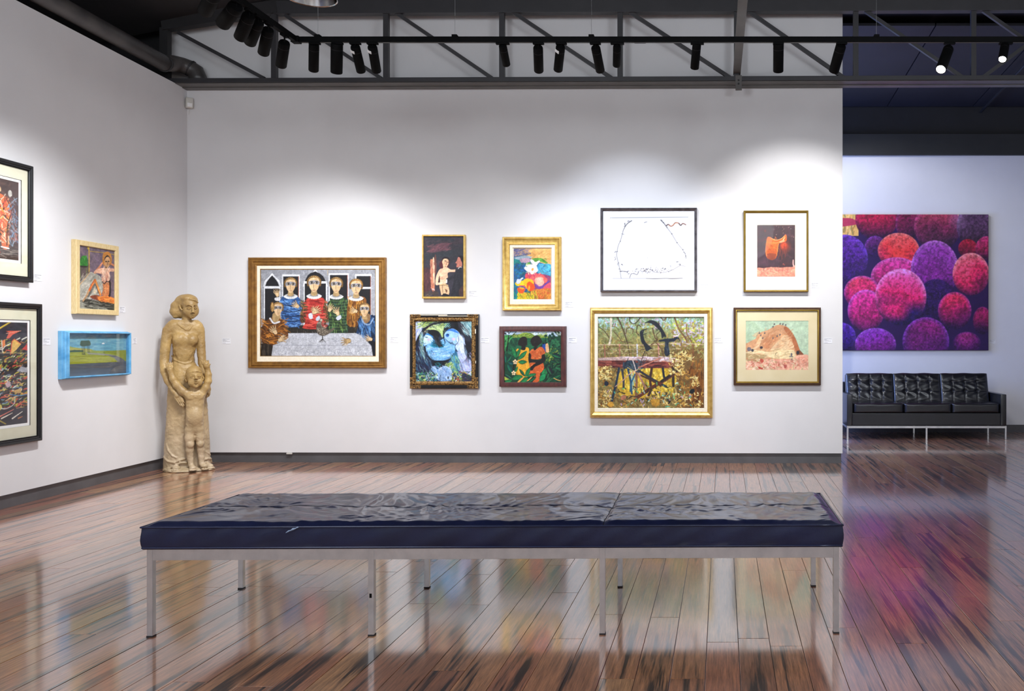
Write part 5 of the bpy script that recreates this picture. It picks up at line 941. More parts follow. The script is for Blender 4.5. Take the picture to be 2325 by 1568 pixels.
for q_ in ((713, 99, 712, 160, 22, 'black spotlight next right of the track corner, hanging straight', 0, W1, 0.8, 0.5, 640, 86), (765, 97, 764, 165, 26, 'largest black spotlight right of the track corner, pointing straight down', 0, W1, 0.6, 0.5, None, 86),
           (806, 104, 820, 162, 21, 'black spotlight with a white sticker, tilted right, beside the largest one', 1, W1, 0.6, 0.5, None, 86), (845, 104, 855, 162, 21, 'tilted black spotlight with a white sticker, nearest the second truss post', 1, W1, 0.5, 0.4, 880, 86),
           (1141, 102, 1150, 147, 18, 'short black spotlight in front of the third truss post', 0, W1, 0.7, 1.1, 1050, 80), (1221.7, 106, 1223.3, 161, 22, 'straight black spotlight left of the small stickered one at mid track', 0, W1, 0.9, 0.5, None, 86),
           (1273, 104, 1267, 159, 21, 'black spotlight with a white sticker at the middle of the track', 1, CO, 0.7, 0.5, None, 86), (1352, 106, 1363, 161, 21, 'black spotlight tilted right under a hanger wire at mid track', 0, CO, 1.15, 1.8, 1440, 76),
           (1401, 103, 1400, 149, 18, 'short black spotlight in front of the fourth truss post', 0, CO, 0.8, 0.6, 1460, 86), (1582.5, 97, 1577, 155, 20, 'black spotlight leaning slightly left, alone left of the tie bar', 0, CO, 0.8, 0.6, 1560, 84),
           (1767.6, 97, 1767, 162, 24, 'straight black spotlight alone right of the tie bar', 0, (1, 1, 1), 1.35, 0.5, 1760, 88), (1910, 102, 1893, 162, 24, 'black spotlight leaning left over the right end of the white wall', 0, (1, 1, 1), 1.9, 2.05, 1800, 74)):
    spotlight(*q_[:5], q_[5], sticker=bool(q_[6]), col=q_[7], pw=q_[8], az=q_[9], ax_px=q_[10], ang=q_[11])
spotlight(2154, 110, 2136, 158, 24, 'lit black spotlight in front of the dark opening, glowing white below', side=-1, lit=True, pw=.25)
spotlight(2282, 102, 2276, 135, 20, 'small lit black spotlight at the far right of the track', side=-1, lit=True, L=.2, pw=.25)
# on the run toward the viewer
def Yof(px): return XL*F/(px-CX)
for px0, py0, px1, py1, dia, lb in ((646, 95, 638, 149, 24, 'black spotlight just left of the first truss post, beside the track corner'), (609, 66, 598, 121, 25, 'black spotlight second from the track corner on the left run'), (586, 49, 567, 97, 27, 'black spotlight third from the track corner on the left run'),
                                    (566, 34, 545, 86, 28, 'black spotlight fourth from the track corner, tilted left'), (537, 13, 505, 55, 32, 'large strongly tilted black spotlight fifth from the track corner'), (486, -16, 466, 26, 33, 'black spotlight cut by the top of the picture at the left')):
    Yp = min(Yof(px0), TY-.1); p = at(px0, py0, Yp)
    spotlight(px0, py0, px1, py1, dia, lb, Y=Yp, run=1, col=W1, pw=1.15, aim=(LEFT.w(-(9.2-Yp)+(-.1 if px0 < 550 else .25), 0, .55) if px0 < 600 else (-4.5, 9.2, .7)), L=.24)
# spots of the far room, out of sight behind the truss, wash its end wall
for x, y_, tx in ((1.12, 10.1, 2.5), (.55, 10.6, 2.9)):
    t = empty('track_spotlight', (x, y_, 4.66-.013)); tag(t, 'black spotlight under the far ceiling aimed at the grapes painting, %s one' % ('nearer' if x > 1 else 'farther'), 'spotlight')
    obj('adapter', B((-.05, -.017, -.016), (.05, .017, .0)), M['black'], t); axd = (Vector((tx, 12.25, 1.7))-Vector((x, y_, 4.6))).normalized(); zq = (-axd).to_track_quat('Z', 'Y').to_matrix().to_4x4(); zq.translation = Vector((0, 0, -.03))
    autosmooth(obj('body', lathe(bmesh.new(), [(0, 0), (.04, 0), (.043, -.01), (.043, -.2), (.038, -.2), (.036, -.17), (0, -.17)], 24, zq), M['black'], t), 50)
    lt = bpy.data.lights.new('lamp_light', 'SPOT'); lt.energy = SPOT_W*1.0; lt.spot_size = math.radians(84); lt.spot_blend = .6; lt.shadow_soft_size = .03; lt.color = (.95, .97, 1)
    lo = bpy.data.objects.new('lamp_light', lt); link(lo, t); lo.location = Vector((0, 0, -.03))+axd*.21; lo.rotation_euler = axd.to_track_quat('-Z', 'Y').to_euler()
# ---------------------------------------------------------------- big reflector pendant cut by the top of the picture
p = at(706, -6, 5.6); t = empty('pendant_lamp', (p.x, 5.6, p.z)); tag(t, 'silver dome reflector pendant cut by the top edge of the picture', 'lamp')
R_ = 54*5.6/F
o = obj('reflector', lathe(bmesh.new(), [(R_+.006, -.004), (R_, 0), (R_*.985, .02), (R_*.9, .09), (R_*.7, .17), (R_*.4, .22), (R_*.3, .235), (R_*.3, .24), (R_*.42, .225), (R_*.72, .175), (R_*.92, .093), (R_, .02), (R_+.006, -.004)], 48), M['silver'], t); autosmooth(o, 30)
obj('housing', lathe(bmesh.new(), [(0, .4), (.045, .4), (.055, .38), (.055, .24), (0, .24)], 24), M['dark'], t, True); obj('bulb', lathe(bmesh.new(), [(0, .1), (.02, .105), (.03, .13), (.025, .17), (.015, .24)], 16), M['plastic'], t, True)
obj('cord', tube(bmesh.new(), [(0, 0, .4), (0, 0, 4.79-p.z)], .004, 8), M['black'], t)
# ---------------------------------------------------------------- bench
FL = Vector((-2.515, 3.81)); FR = Vector((.517, 3.86)); ub = (FR-FL).normalized(); BRZ = math.atan2(ub.y, ub.x); BL = (FR-FL).length; BD = .762
bn = empty('museum_bench', (FL.x, FL.y, 0), BRZ); tag(bn, 'long navy leather upholstered bench on eight square chrome legs', 'bench')
LT = .025; ZR = .386
for i, (a, b) in enumerate(((0, .002), (.961, .967), (1.974, 1.978), (BL-LT, BL-LT-.012))):
    for y, x in ((0, a), (BD-LT, b)):
        l = obj('leg', B((x, y, 0.0015), (x+LT, y+LT, ZR), .0015), M['chrome'], bn)
        obj('foot_pad', B((x-.001, y-.001, 0), (x+LT+.001, y+LT+.001, .007)), M['dark'], l)
xs = [LT, .961, .961+LT, 1.974, 1.974+LT, BL-LT]
for y in (.001, BD-.021):
    for a, b in ((xs[0], xs[1]), (xs[2], xs[3]), (xs[4], xs[5])): obj('rail', B((a, y, ZR-.050), (b, y+.012, ZR), .001), M['chrome'], bn)
for x in (.001, BL-.013): obj('rail', B((x, LT, ZR-.050), (x+.012, BD-LT, ZR), .001), M['chrome'], bn)
# black scuff on the second front leg
obj('scuff', B((.961+.006, -.0008, .168), (.961+.016, .0002, .187), 0), M['black'], bn)
CX0, CX1, CY0, CY1 = -.014, BL+.014, -.012, BD+.012; CZ0, CZ1 = ZR, .487
nx, ny = 560, 130; gx = np.linspace(0, 1, nx); gy = np.linspace(0, 1, ny); U, V_ = np.meshgrid(gx, gy); XX = CX0+(CX1-CX0)*U; YY = CY0+(CY1-CY0)*V_
rgb = np.random.default_rng(4)
def nz2(sx, sy, seed, warp=0):
    r = np.random.default_rng(seed); g = r.random((64, 64))-.5
    x = (XX*sx+warp) % 62; y = (YY*sy+seed) % 62; xi = x.astype(int); yi = y.astype(int); fx = x-xi; fy = y-yi; fx = fx*fx*(3-2*fx); fy = fy*fy*(3-2*fy)
    return (g[yi, xi]*(1-fx)+g[yi, xi+1]*fx)*(1-fy)+(g[yi+1, xi]*(1-fx)+g[yi+1, xi+1]*fx)*fy
SX = 1.99; w1 = nz2(3, 3, 1)*2.4; w2 = nz2(2, 5, 2)*2
def ridged(u, v, seed):
    r = np.random.default_rng(seed); g = r.random((64, 64))-.5; x = np.abs(u) % 62; y = np.abs(v) % 62; xi = x.astype(int); yi = y.astype(int); fx = x-xi; fy = y-yi; fx = fx*fx*(3-2*fx); fy = fy*fy*(3-2*fy)
    return 1-np.abs((g[yi, xi]*(1-fx)+g[yi, xi+1]*fx)*(1-fy)+(g[yi+1, xi]*(1-fx)+g[yi+1, xi+1]*fx)*fy)*4
wr = ridged(XX*10+YY*5+w1*1.6+9, -XX*1.6+YY*4+w2+20, 5)*.5+ridged(XX*17-YY*8+w2*2.5+30, XX*3+YY*7+w1+30, 6)*.32+ridged(XX*15+YY*20+w1*3+30, XX*4-YY*6+w2*2+30, 7)*.22+ridged(XX*24+YY*6+w2*3+20, XX*5+YY*9+w1*2+25, 9)*.12
edge = np.minimum(np.minimum(XX-CX0, CX1-XX), np.minimum(YY-CY0, CY1-YY)); ed = np.clip(edge/.05, 0, 1); ed = ed*ed*(3-2*ed)
seam = np.exp(-((XX-SX)/.012)**2)+.35*np.exp(-((YY-(CY0+CY1)/2)/.008)**2); pin = sum(np.exp(-(((XX-px_)/.07)**2+((YY-py_)/.06)**2)) for px_, py_ in ((SX, .38), (SX, .60), (1.0, .38), (.4, .38), (2.5, .38), (1.5, .38), (SX, .2)))
near = .6+.8*np.exp(-((YY-.38)/.3)**2)
ZZ = CZ1+ed*(.011+wr*.0058*near)-ed*seam*.007-ed*pin*.006+.0035*nz2(2.2, 2, 8)*ed-.004*(1-ed)
verts = np.stack([XX, YY, ZZ], -1).reshape(-1, 3); i = np.arange(nx*ny).reshape(ny, nx); faces = np.stack([i[:-1, :-1], i[:-1, 1:], i[1:, 1:], i[1:, :-1]], -1).reshape(-1, 4)
rim = np.concatenate([i[0, :-1], i[:-1, -1], i[-1, :0:-1], i[:0:-1, 0]]); base = verts[rim]; lay = [rim]; VV = [verts]; n0 = len(verts); FF = [faces]
cxm, cym = (CX0+CX1)/2, (CY0+CY1)/2
for k, t in enumerate((.06, .2, .4, .6, .8, .94, 1.0)):
    P = base.copy(); P[:, 2] = base[:, 2]*(1-t)+CZ0*t; out = .0025*math.sin(math.pi*min(1, t*1.02))-.003*max(0, t-.8)*5*.6; s = P[:, 0]*1.0+P[:, 1]*1.3
    out = out+.0022*np.sin(s*31+t*4+3*np.sin(s*3.1))*math.sin(math.pi*t)
    dx = np.where(np.abs(P[:, 0]-CX0) < 1e-6, -1, np.where(np.abs(P[:, 0]-CX1) < 1e-6, 1, 0)); dy = np.where(np.abs(P[:, 1]-CY0) < 1e-6, -1, np.where(np.abs(P[:, 1]-CY1) < 1e-6, 1, 0))
    P[:, 0] += dx*out; P[:, 1] += dy*out; VV.append(P); ids = n0+np.arange(len(rim)); a = lay[-1]; FF.append(np.stack([a, ids, np.roll(ids, -1), np.roll(a, -1)], -1)); lay.append(ids); n0 += len(rim)
VA = np.vstack(VV); FA = np.vstack(FF); faces_ = [tuple(f) for f in FA.tolist()]+[tuple(lay[-1][::-1].tolist())]
cu = obj('cushion', (VA.tolist(), faces_), M['navy'], bn, True)
def ring_pts(z, off, zr=None):
    P = [(CX0-off, CY0-off), (CX1+off, CY0-off), (CX1+off, CY1+off), (CX0-off, CY1+off)]; out = []
    for (xa, ya), (xb, yb) in zip(P, P[1:]+P[:1]):
        for t in np.linspace(0, 1, 24, endpoint=False): out.append((xa+(xb-xa)*t, ya+(yb-ya)*t, z))
    return out+[out[0]]
obj('piping', tube(bmesh.new(), ring_pts(CZ1-.004, .003), .0042, 8, cap=False), M['navy'], cu, True); obj('piping', tube(bmesh.new(), ring_pts(CZ0+.006, -.001), .0042, 8, cap=False), M['navy'], cu, True)
def topz(x, y): return float(ZZ[min(ny-1, int(round((y-CY0)/(CY1-CY0)*(ny-1)))), min(nx-1, int(round((x-CX0)/(CX1-CX0)*(nx-1))))])
obj('seam', tube(bmesh.new(), [(SX, y, topz(SX, y)+.0006) for y in np.linspace(CY0+.01, CY1-.01, 90)], .0016, 6), M['black'], cu); ym = (CY0+CY1)/2
obj('seam', tube(bmesh.new(), [(x, ym, topz(x, ym)+.0004) for x in np.linspace(CX0+.01, CX1-.01, 380)], .0012, 6), M['black'], cu)
m_tear = mat('worn_backing', '7c94b4', 'b4c4dc', .6, scale=200)
sc_ = bmesh.new()
for a, b, c_ in (((.613, -.0205, CZ1-.028), (.637, -.0195, CZ1-.016), .0035), ((.632, -.0195, CZ1-.019), (.655, -.0185, CZ1-.009), .005), ((.652, -.019, CZ1-.010), (.672, -.016, CZ1-.003), .003)): tube(sc_, [a, tuple((Vector(a)+Vector(b))/2+Vector((0, -.0006, .002))), b], [c_*.4, c_, c_*.4], 6)
tag(obj('tear', sc_, m_tear, cu), 'pale torn patch on the front edge')
# ---------------------------------------------------------------- sofa
SX0, SX1, SY0, SY1 = 1.622, 3.704, 11.36, 12.14
sf = empty('sofa', ((SX0+SX1)/2, (SY0+SY1)/2, 0)); tag(sf, 'black leather three seat sofa with tufted back and slim chrome legs', 'sofa')
def sl(v): return (v[0]-(SX0+SX1)/2, v[1]-(SY0+SY1)/2, v[2])
def cush(name, W, D, Hh, place, tuft=None, parent=sf, puff=.022, n=(44, 34), seed=1, thick=None):
    """soft box: front face in local x/z (tufted) or top face; built as a rounded superellipsoid grid"""
    bm = bmesh.new(); bmesh.ops.create_cube(bm, size=1); bmesh.ops.subdivide_edges(bm, edges=bm.edges[:], cuts=n[0], use_grid_fill=True)
    r_ = np.random.default_rng(seed); ph = r_.random(6)*6
    for v in bm.verts:
        x, y, z = v.co*2; fx, fy, fz = (1-abs(x)**6), (1-abs(y)**4), (1-abs(z)**6)
        px_, py_, pz_ = x*W/2, y*D/2, z*Hh/2
        rr = .93
        ex, ey, ez = max(0, abs(x)-rr)/(1-rr), max(0, abs(y)-.8)/.2, max(0, abs(z)-rr)/(1-rr); ee = math.sqrt(ex*ex+ez*ez) if y < 0 else math.sqrt(ex*ex+ez*ez)
        py_ *= 1-.10*min(1.4, ee)**2*abs(y)
        if abs(y) > .999: py_ += math.copysign(puff, y)*fx*fz
        if abs(z) > .999: pz_ += math.copysign(puff*.6, z)*fx*fy
        if abs(x) > .999: px_ += math.copysign(puff*.3, x)*fy*fz
        if tuft and y < -.99:
            us, zs = tuft; d = 0
            for u in us: d += .012*math.exp(-((px_-u)/.006)**2)*fz
            for u in zs: d += .011*math.exp(-((pz_-u)/.006)**2)*fx
            for u in us:
                for q in zs: d += .020*math.exp(-(((px_-u)/.028)**2+((pz_-q)/.028)**2))
            py_ += d
            py_ += .004*math.sin(px_*40+ph[0]+2*math.sin(pz_*30+ph[1]))*math.sin(pz_*37+ph[2])*fx*fz
        else: pz_ += .003*math.sin(px_*22+ph[3])*math.sin(py_*17+ph[4])*(1 if z > 0 else 0)
        v.co = (px_, py_, pz_)
    bm.transform(place); o = obj(name, bm, M['leather'], parent, True); return o
obj('base', B(sl((SX0+.07, SY0+.012, .178)), sl((SX1-.07, SY1-.02, .345)), .012), M['leather'], sf)
obj('back_panel', B(sl((SX0+.04, SY1-.09, .178)), sl((SX1-.04, SY1, .72)), .015), M['leather'], sf)
for x0, x1 in ((SX0, SX0+.077), (SX1-.077, SX1)): autosmooth(obj('arm', B(sl((x0, SY0, .178)), sl((x1, SY1, .590)), .012), M['leather'], sf), 40)
xc = [SX0+.079, 2.37, 2.995, SX1-.079]
for k in range(3):
    w_ = xc[k+1]-xc[k]-.004; cush('seat_cushion', w_, .60, .118, Matrix.Translation(sl(((xc[k]+xc[k+1])/2, SY0+.315, .408))), seed=k+2, n=(26, 26), puff=.014)
xb = [1.685, 2.325, 2.965, 3.610]; tilt = math.radians(-16)
for k in range(3):
    w_ = xb[k+1]-xb[k]-.004; us = [-w_*.26, 0, w_*.26]; zs = [.085, -.045]
    cush('back_cushion', w_, .13, .40, Matrix.Translation(sl(((xb[k]+xb[k+1])/2, 11.90, .632)))@Matrix.Rotation(tilt, 4, 'X'), tuft=(us, zs), seed=k+5, n=(60, 60), puff=.02)
for y in (SY0+.004, SY1-.024): obj('rail', B(sl((SX0, y, .148)), sl((SX1, y+.02, .176)), .001), M['chrome'], sf)
for x in (SX0, SX1-.02): obj('rail', B(sl((x, SY0+.02, .148)), sl((x+.02, SY1-.02, .176)), .001), M['chrome'], sf)
for x in (SX0, (SX0+SX1)/2-.012, SX1-.022):
    for y in (SY0+.002, SY1-.024): obj('leg', B(sl((x, y, 0)), sl((x+.022, y+.022, .178)), .001), M['chrome'], sf)
# ---------------------------------------------------------------- stone mother and child, grown from blended volumes
KZ = 8.764/F/3.5636; KX = KZ/1.17; KY = .0011; ZB0 = 1478.
def PX(cx, cy, d=0): return np.array(((cx-330)*KX, d*KY, (ZB0-cy)*KZ))
class SDF:
    def __init__(s, lo, hi, h):
        s.h = h; s.lo = np.array(lo, float); s.n = np.ceil((np.array(hi)-s.lo)/h).astype(int)+1
        s.ax = [s.lo[k]+np.arange(s.n[k])*h for k in range(3)]; s.f = np.full(s.n, .2, np.float32)
    def sub(s, lo, hi, m):
        sl_ = []
        for k in range(3):
            a = max(0, int((lo[k]-m-s.lo[k])/s.h)); b = min(s.n[k], int((hi[k]+m-s.lo[k])/s.h)+2)
            if b <= a: return None
            sl_.append(slice(a, b))
        X, Y, Z = np.meshgrid(*[s.ax[k][sl_[k]] for k in range(3)], indexing='ij'); return tuple(sl_), X, Y, Z
    def comb(s, sl_, d, k, op):
        a = s.f[sl_]
        if op == 'u': h = np.maximum(k-np.abs(a-d), 0)/k; s.f[sl_] = np.minimum(a, d)-h*h*k/4
        else: d = -d; h = np.maximum(k-np.abs(a-d), 0)/k; s.f[sl_] = np.maximum(a, d)+h*h*k/4
    def cone(s, p, q, r1, r2, k=.012, op='u', flat=None):
        p, q = np.array(p), np.array(q); r = max(r1, r2); g = s.sub(np.minimum(p, q), np.maximum(p, q), r+k+.012)
        if g is None: return s
        sl_, X, Y, Z = g; d = q-p; L = d@d+1e-12; t = np.clip(((X-p[0])*d[0]+(Y-p[1])*d[1]+(Z-p[2])*d[2])/L, 0, 1)
        s.comb(sl_, np.sqrt((X-p[0]-t*d[0])**2+(Y-p[1]-t*d[1])**2+(Z-p[2]-t*d[2])**2)-(r1+(r2-r1)*t), k, op); return s
    def chain(s, pts, rs, k=.012, op='u'):
        for a, b, r1, r2 in zip(pts, pts[1:], rs, rs[1:]): s.cone(a, b, r1, r2, k, op)
        return s
    def ell(s, c, r, k=.012, op='u', rot=None):
        c, r = np.array(c), np.array(r, float); m = max(r); g = s.sub(c-m, c+m, k+.012)
        if g is None: return s
        sl_, X, Y, Z = g; X, Y, Z = X-c[0], Y-c[1], Z-c[2]
        if rot is not None:
            R = np.array(Matrix.Rotation(math.radians(rot[1]), 3, rot[0])); X, Y, Z = (R[0, 0]*X+R[1, 0]*Y+R[2, 0]*Z, R[0, 1]*X+R[1, 1]*Y+R[2, 1]*Z, R[0, 2]*X+R[1, 2]*Y+R[2, 2]*Z)
        k0 = np.sqrt((X/r[0])**2+(Y/r[1])**2+(Z/r[2])**2); k1 = np.sqrt((X/r[0]**2)**2+(Y/r[1]**2)**2+(Z/r[2]**2)**2)+1e-6
        s.comb(sl_, k0*(k0-1)/k1, k, op); return s
    def loft(s, tab, k=.02, e=2.4):
        """rows (z, x centre, y centre, half width, half depth)"""
        T = np.array(sorted(tab)); g = s.sub((T[:, 1]-T[:, 3]).min() * np.array([1, 0, 0])+np.array([0, (T[:, 2]-T[:, 4]).min(), T[0, 0]]), np.array([(T[:, 1]+T[:, 3]).max(), (T[:, 2]+T[:, 4]).max(), T[-1, 0]]), k+.02)
        sl_, X, Y, Z = g; ip = [np.interp(Z, T[:, 0], T[:, j]) for j in (1, 2, 3, 4)]
        u, v = np.abs(X-ip[0])/ip[2], np.abs(Y-ip[1])/ip[3]; rr = (u**e+v**e+1e-9)**(1/e); d = (rr-1)*np.minimum(ip[2], ip[3])*.9
        cap = np.maximum(T[0, 0]-Z, Z-T[-1, 0]); d = np.where(cap > 0, np.sqrt(np.maximum(d, 0)**2+cap**2)+np.minimum(d, 0)*0, np.maximum(d, cap)); s.comb(sl_, d, k, 'u'); return s
    def rough(s, amp, cell, seed):
        r = np.random.default_rng(seed)
        for a_, c_ in ((amp, cell), (amp*.5, cell*.45)):
            q = [np.arange(s.n[k])*s.h/c_ for k in range(3)]; g = (r.random([int(v[-1])+2 for v in q])-.5).astype(np.float32)
            for k in range(3):
                i0 = q[k].astype(int); f = (q[k]-i0); f = (f*f*(3-2*f)).astype(np.float32); sh = [1, 1, 1]; sh[k] = -1; f = f.reshape(sh)
                g = np.take(g, i0, k)*(1-f)+np.take(g, i0+1, k)*f
            s.f += a_*g
        return s
    def mesh(s, name, m, parent):
        f = s.f; n = s.n; ins = f < 0; c = np.zeros([v-1 for v in n], np.int8)
        for i in (0, 1):
            for j in (0, 1):
                for k in (0, 1): c += ins[i:n[0]-1+i, j:n[1]-1+j, k:n[2]-1+k]
        cell = np.argwhere((c > 0) & (c < 8)); idx = -np.ones([v-1 for v in n], np.int32); idx[tuple(cell.T)] = np.arange(len(cell))
        P = np.zeros((len(cell), 3)); cnt = np.zeros(len(cell))
        cor = [(i, j, k) for i in (0, 1) for j in (0, 1) for k in (0, 1)]
        for a in range(8):
            for b in range(a+1, 8):
                if sum(abs(p-q) for p, q in zip(cor[a], cor[b])) != 1: continue
                fa = f[tuple((cell+cor[a]).T)]; fb = f[tuple((cell+cor[b]).T)]; cr = (fa < 0) != (fb < 0); t = np.where(cr, fa/np.where(cr, fa-fb, 1), 0)[:, None]
                P += np.where(cr[:, None], np.array(cor[a])+(np.array(cor[b])-cor[a])*t, 0); cnt += cr
        P = s.lo+(cell+P/np.maximum(cnt, 1)[:, None])*s.h; Q = []
        for ax in range(3):
            o1, o2 = [(1, 2), (2, 0), (0, 1)][ax]; sa = [slice(0, n[k]) for k in range(3)]; sb = list(sa); sa[ax] = slice(0, n[ax]-1); sb[ax] = slice(1, n[ax])
            d = ins[tuple(sa)].astype(int)-ins[tuple(sb)]; e = np.argwhere(d != 0); e = e[(e[:, o1] > 0) & (e[:, o2] > 0) & (e[:, o1] < n[o1]-1) & (e[:, o2] < n[o2]-1)]; sg = d[tuple(e.T)]
            E1 = np.eye(3, dtype=int)[o1]; E2 = np.eye(3, dtype=int)[o2]; q = [idx[tuple((e-v).T)] for v in (0*E1, E1, E1+E2, E2)]; q = np.stack(q, -1); q[sg < 0] = q[sg < 0][:, ::-1]; Q.append(q)
        Q = np.vstack(Q); Q = Q[(Q >= 0).all(1)]
        me = bpy.data.meshes.new(name); me.vertices.add(len(P)); me.vertices.foreach_set('co', P.ravel()); me.loops.add(Q.size); me.loops.foreach_set('vertex_index', Q.ravel().astype(np.int32)); me.polygons.add(len(Q)); me.polygons.foreach_set('loop_start', np.arange(0, Q.size, 4, dtype=np.int32))
        me.update(calc_edges=True); me.validate(); me.polygons.foreach_set('use_smooth', [True]*len(me.polygons)); me.materials.append(m); return link(bpy.data.objects.new(name, me), parent)
K = KX
def row(cy, xl, xr, yc, hd): return ((ZB0-cy)*KZ, ((xl+xr)/2-330)*KX, yc*KY, (xr-xl)/2*KX, hd*KY)
st = empty('stone_statue', (-5.344, 8.764, 0), math.radians(31.4)); tag(st, 'life size ochre stone statue of a standing mother holding a small child', 'statue')
def fingers(s, base, dirv, side, n, L, r, spread=.2, curl=(0, 0, 0), k=.004, lens=(.85, 1, .96, .78)):
    base, dirv, side, curl = map(np.array, (base, dirv, side, curl)); dirv = dirv/np.linalg.norm(dirv); side = side/np.linalg.norm(side)
    for i in range(n):
        o = (i-(n-1)/2); b = base+side*o*r*2.15; l = L*lens[i % 4]; d = dirv+side*o*spread
        s.chain([b, b+d*l*.5+curl*.3, b+d*l+curl], [r, r*.92, r*.72], k)
# mother
m = SDF((-.30, -.30, -.005), (.24, .20, 1.50), .006)
front = []
tors = [row(262, 215, 365, 10, 30), row(300, 160, 405, 10, 52), row(340, 150, 418, 8, 62), row(400, 168, 396, 4, 70), row(440, 180, 388, 2, 70), row(500, 188, 374, 6, 62), row(560, 186, 362, 8, 60), row(610, 178, 366, 6, 66), row(650, 168, 386, 4, 78), row(720, 156, 415, 0, 92), row(800, 148, 440, 0, 102),
        row(900, 143, 462, 0, 108), row(1000, 138, 470, 0, 110), row(1100, 132, 478, 0, 114), row(1200, 124, 484, 0, 118), row(1300, 117, 489, 0, 124), row(1400, 112, 493, 0, 130), row(1470, 108, 496, 0, 134)]
m.loft(tors, .02, 2.3)
ysurf = lambda cx, cy: (lambda z: (lambda c, y, a, b: y-b*(max(0, 1-(abs((cx-330)*KX-c)/a)**2.3))**(1/2.3))(*[np.interp(z, [t[0] for t in sorted(tors)], [t[j] for t in sorted(tors)]) for j in (1, 2, 3, 4)]))((ZB0-cy)*KZ)
def onS(cx, cy, o=0): return np.array(((cx-330)*KX, ysurf(cx, cy)+o, (ZB0-cy)*KZ))
m.cone(PX(292, 300, 5), PX(300, 180, -10), 46*K, 38*K, .03); m.cone(PX(285, 258, 8), PX(195, 322, 8), 30*K, 40*K, .04); m.cone(PX(312, 262, 8), PX(372, 322, 6), 28*K, 38*K, .04)                                            # neck
m.chain([PX(285, 300, 10), PX(200, 320, 8), PX(150, 360, 0)], [40*K, 46*K, 46*K], .03); m.chain([PX(310, 300, 10), PX(380, 330, 8), PX(405, 365, 0)], [38*K, 42*K, 40*K], .03)
m.chain([PX(150, 365, 0), PX(136, 440, -6), PX(126, 520, -14), PX(120, 610, -28), PX(124, 680, -62), PX(148, 760, -96), PX(176, 808, -118)], [47*K, 43*K, 40*K, 38*K, 34*K, 27*K, 21*K], .006)   # arm, viewer's left
m.chain([PX(406, 370, 0), PX(412, 450, 0), PX(418, 540, -8), PX(424, 620, -20), PX(440, 700, -40), PX(462, 780, -64), PX(470, 805, -70)], [40*K, 38*K, 36*K, 34*K, 28*K, 24*K, 20*K], .006)
m.ell(PX(243, 428, -58), (52*K, .040, 44*KZ), .03); m.ell(PX(346, 432, -58), (46*K, .040, 42*KZ), .03)
m.ell(PX(276, 520, -50), (60*K, .02, 60*KZ), .05)
# hand, viewer's left: back of hand and long fingers sloping down to the right
m.chain([PX(176, 808, -122), PX(200, 842, -136), PX(222, 876, -148)], [19*K, 23*K, 21*K], .006)
hb = PX(222, 872, -152); fd = PX(276, 958, -172)-hb
fingers(m, hb, fd, np.cross(fd, (0, 1, 0))+np.array((0, -.02, 0)), 4, np.linalg.norm(fd)*1.0, 7.4*K, -.03, (0, -.002, 0), .0035)
m.chain([PX(212, 838, -146), PX(240, 872, -156), PX(258, 908, -164)], [9*K, 9*K, 7*K], .004)
m.chain([PX(163, 822, -108), PX(180, 808, -138), PX(196, 800, -118)], [5*K]*3, .003)                    # cuff
# hand, viewer's right
m.chain([PX(470, 800, -70), PX(474, 830, -84), PX(468, 860, -96)], [19*K, 22*K, 20*K], .006); hb = PX(466, 858, -98); fingers(m, hb, (-.1, -.05, -1), (1, .3, 0), 4, .052, 6.5*K, -.02, (-.004, .0, 0), .0035)
m.chain([PX(455, 800, -84), PX(475, 792, -88), PX(488, 796, -66)], [5*K]*3, .003)
# neckline and waist drape, hems
m.chain([onS(208, 275, .0), onS(232, 306, -.004), onS(262, 330, -.004), onS(292, 352, -.002), onS(318, 350, -.002), onS(345, 312, .0), onS(355, 280, .004)], [7*K]*7, .006)
m.chain([onS(180, 560, -.001), onS(200, 588, -.003), onS(235, 608, -.003), onS(285, 622, -.003), onS(330, 614, -.003), onS(358, 585, -.002)], [6*K]*6, .004)
m.chain([onS(120, 1365, .0), onS(150, 1395, -.004), onS(200, 1405, -.006), onS(240, 1388, -.008), onS(285, 1378, -.008)], [8*K]*5, .008); m.chain([onS(116, 1470, .0), onS(160, 1452, -.010), onS(210, 1425, -.014), onS(255, 1405, -.014), onS(298, 1410, -.010)], [9*K]*5, .010)
m.chain([onS(440, 1330, 0), onS(470, 1350, 0), onS(490, 1372, 0)], [6*K]*3, .006); m.chain([onS(430, 1400, -.01), onS(460, 1392, -.014), onS(492, 1400, -.004), onS(500, 1430, -.002)], [9*K]*4, .008); m.chain([onS(140, 1260, 0), onS(152, 1310, -.003), onS(185, 1350, -.003), onS(215, 1365, -.003)], [6*K]*4, .008)
m.cone(PX(352, 1150, -118), PX(352, 1450, -126), .012, .016, .02, 'd')                                     # valley of the skirt between the legs
# feet
def foot(s, cx, cy, ang, L, wd, d, toes=5):
    a = math.radians(ang); dr = np.array((math.sin(a), -math.cos(a), 0)); sd = np.array((math.cos(a), math.sin(a), 0)); p = PX(cx, cy, d); p[2] = max(p[2], .03)
    s.chain([p-dr*L*.35+np.array((0, 0, .016)), p, p+dr*L*.35-np.array((0, 0, .008))], [wd*.62, wd*.66, wd*.58], .012)
    s.ell(p+dr*L*.25+(0, 0, -.008), (wd*1.0, L*.34, .020), .012, rot=('Z', ang))
    for i in range(toes):
        o = (i-(toes-1)/2)/(toes-1)*2; b = p+dr*(L*.46-abs(o)*.008)+sd*o*wd*.86; b[2] = .022; s.chain([b, b+dr*(.024-abs(o)*.004)], [.0105-.0006*i, .009-.0006*i], .004)
foot(m, 222, 1440, -6, .125, .036, -112); foot(m, 468, 1440, 26, .12, .036, -112)
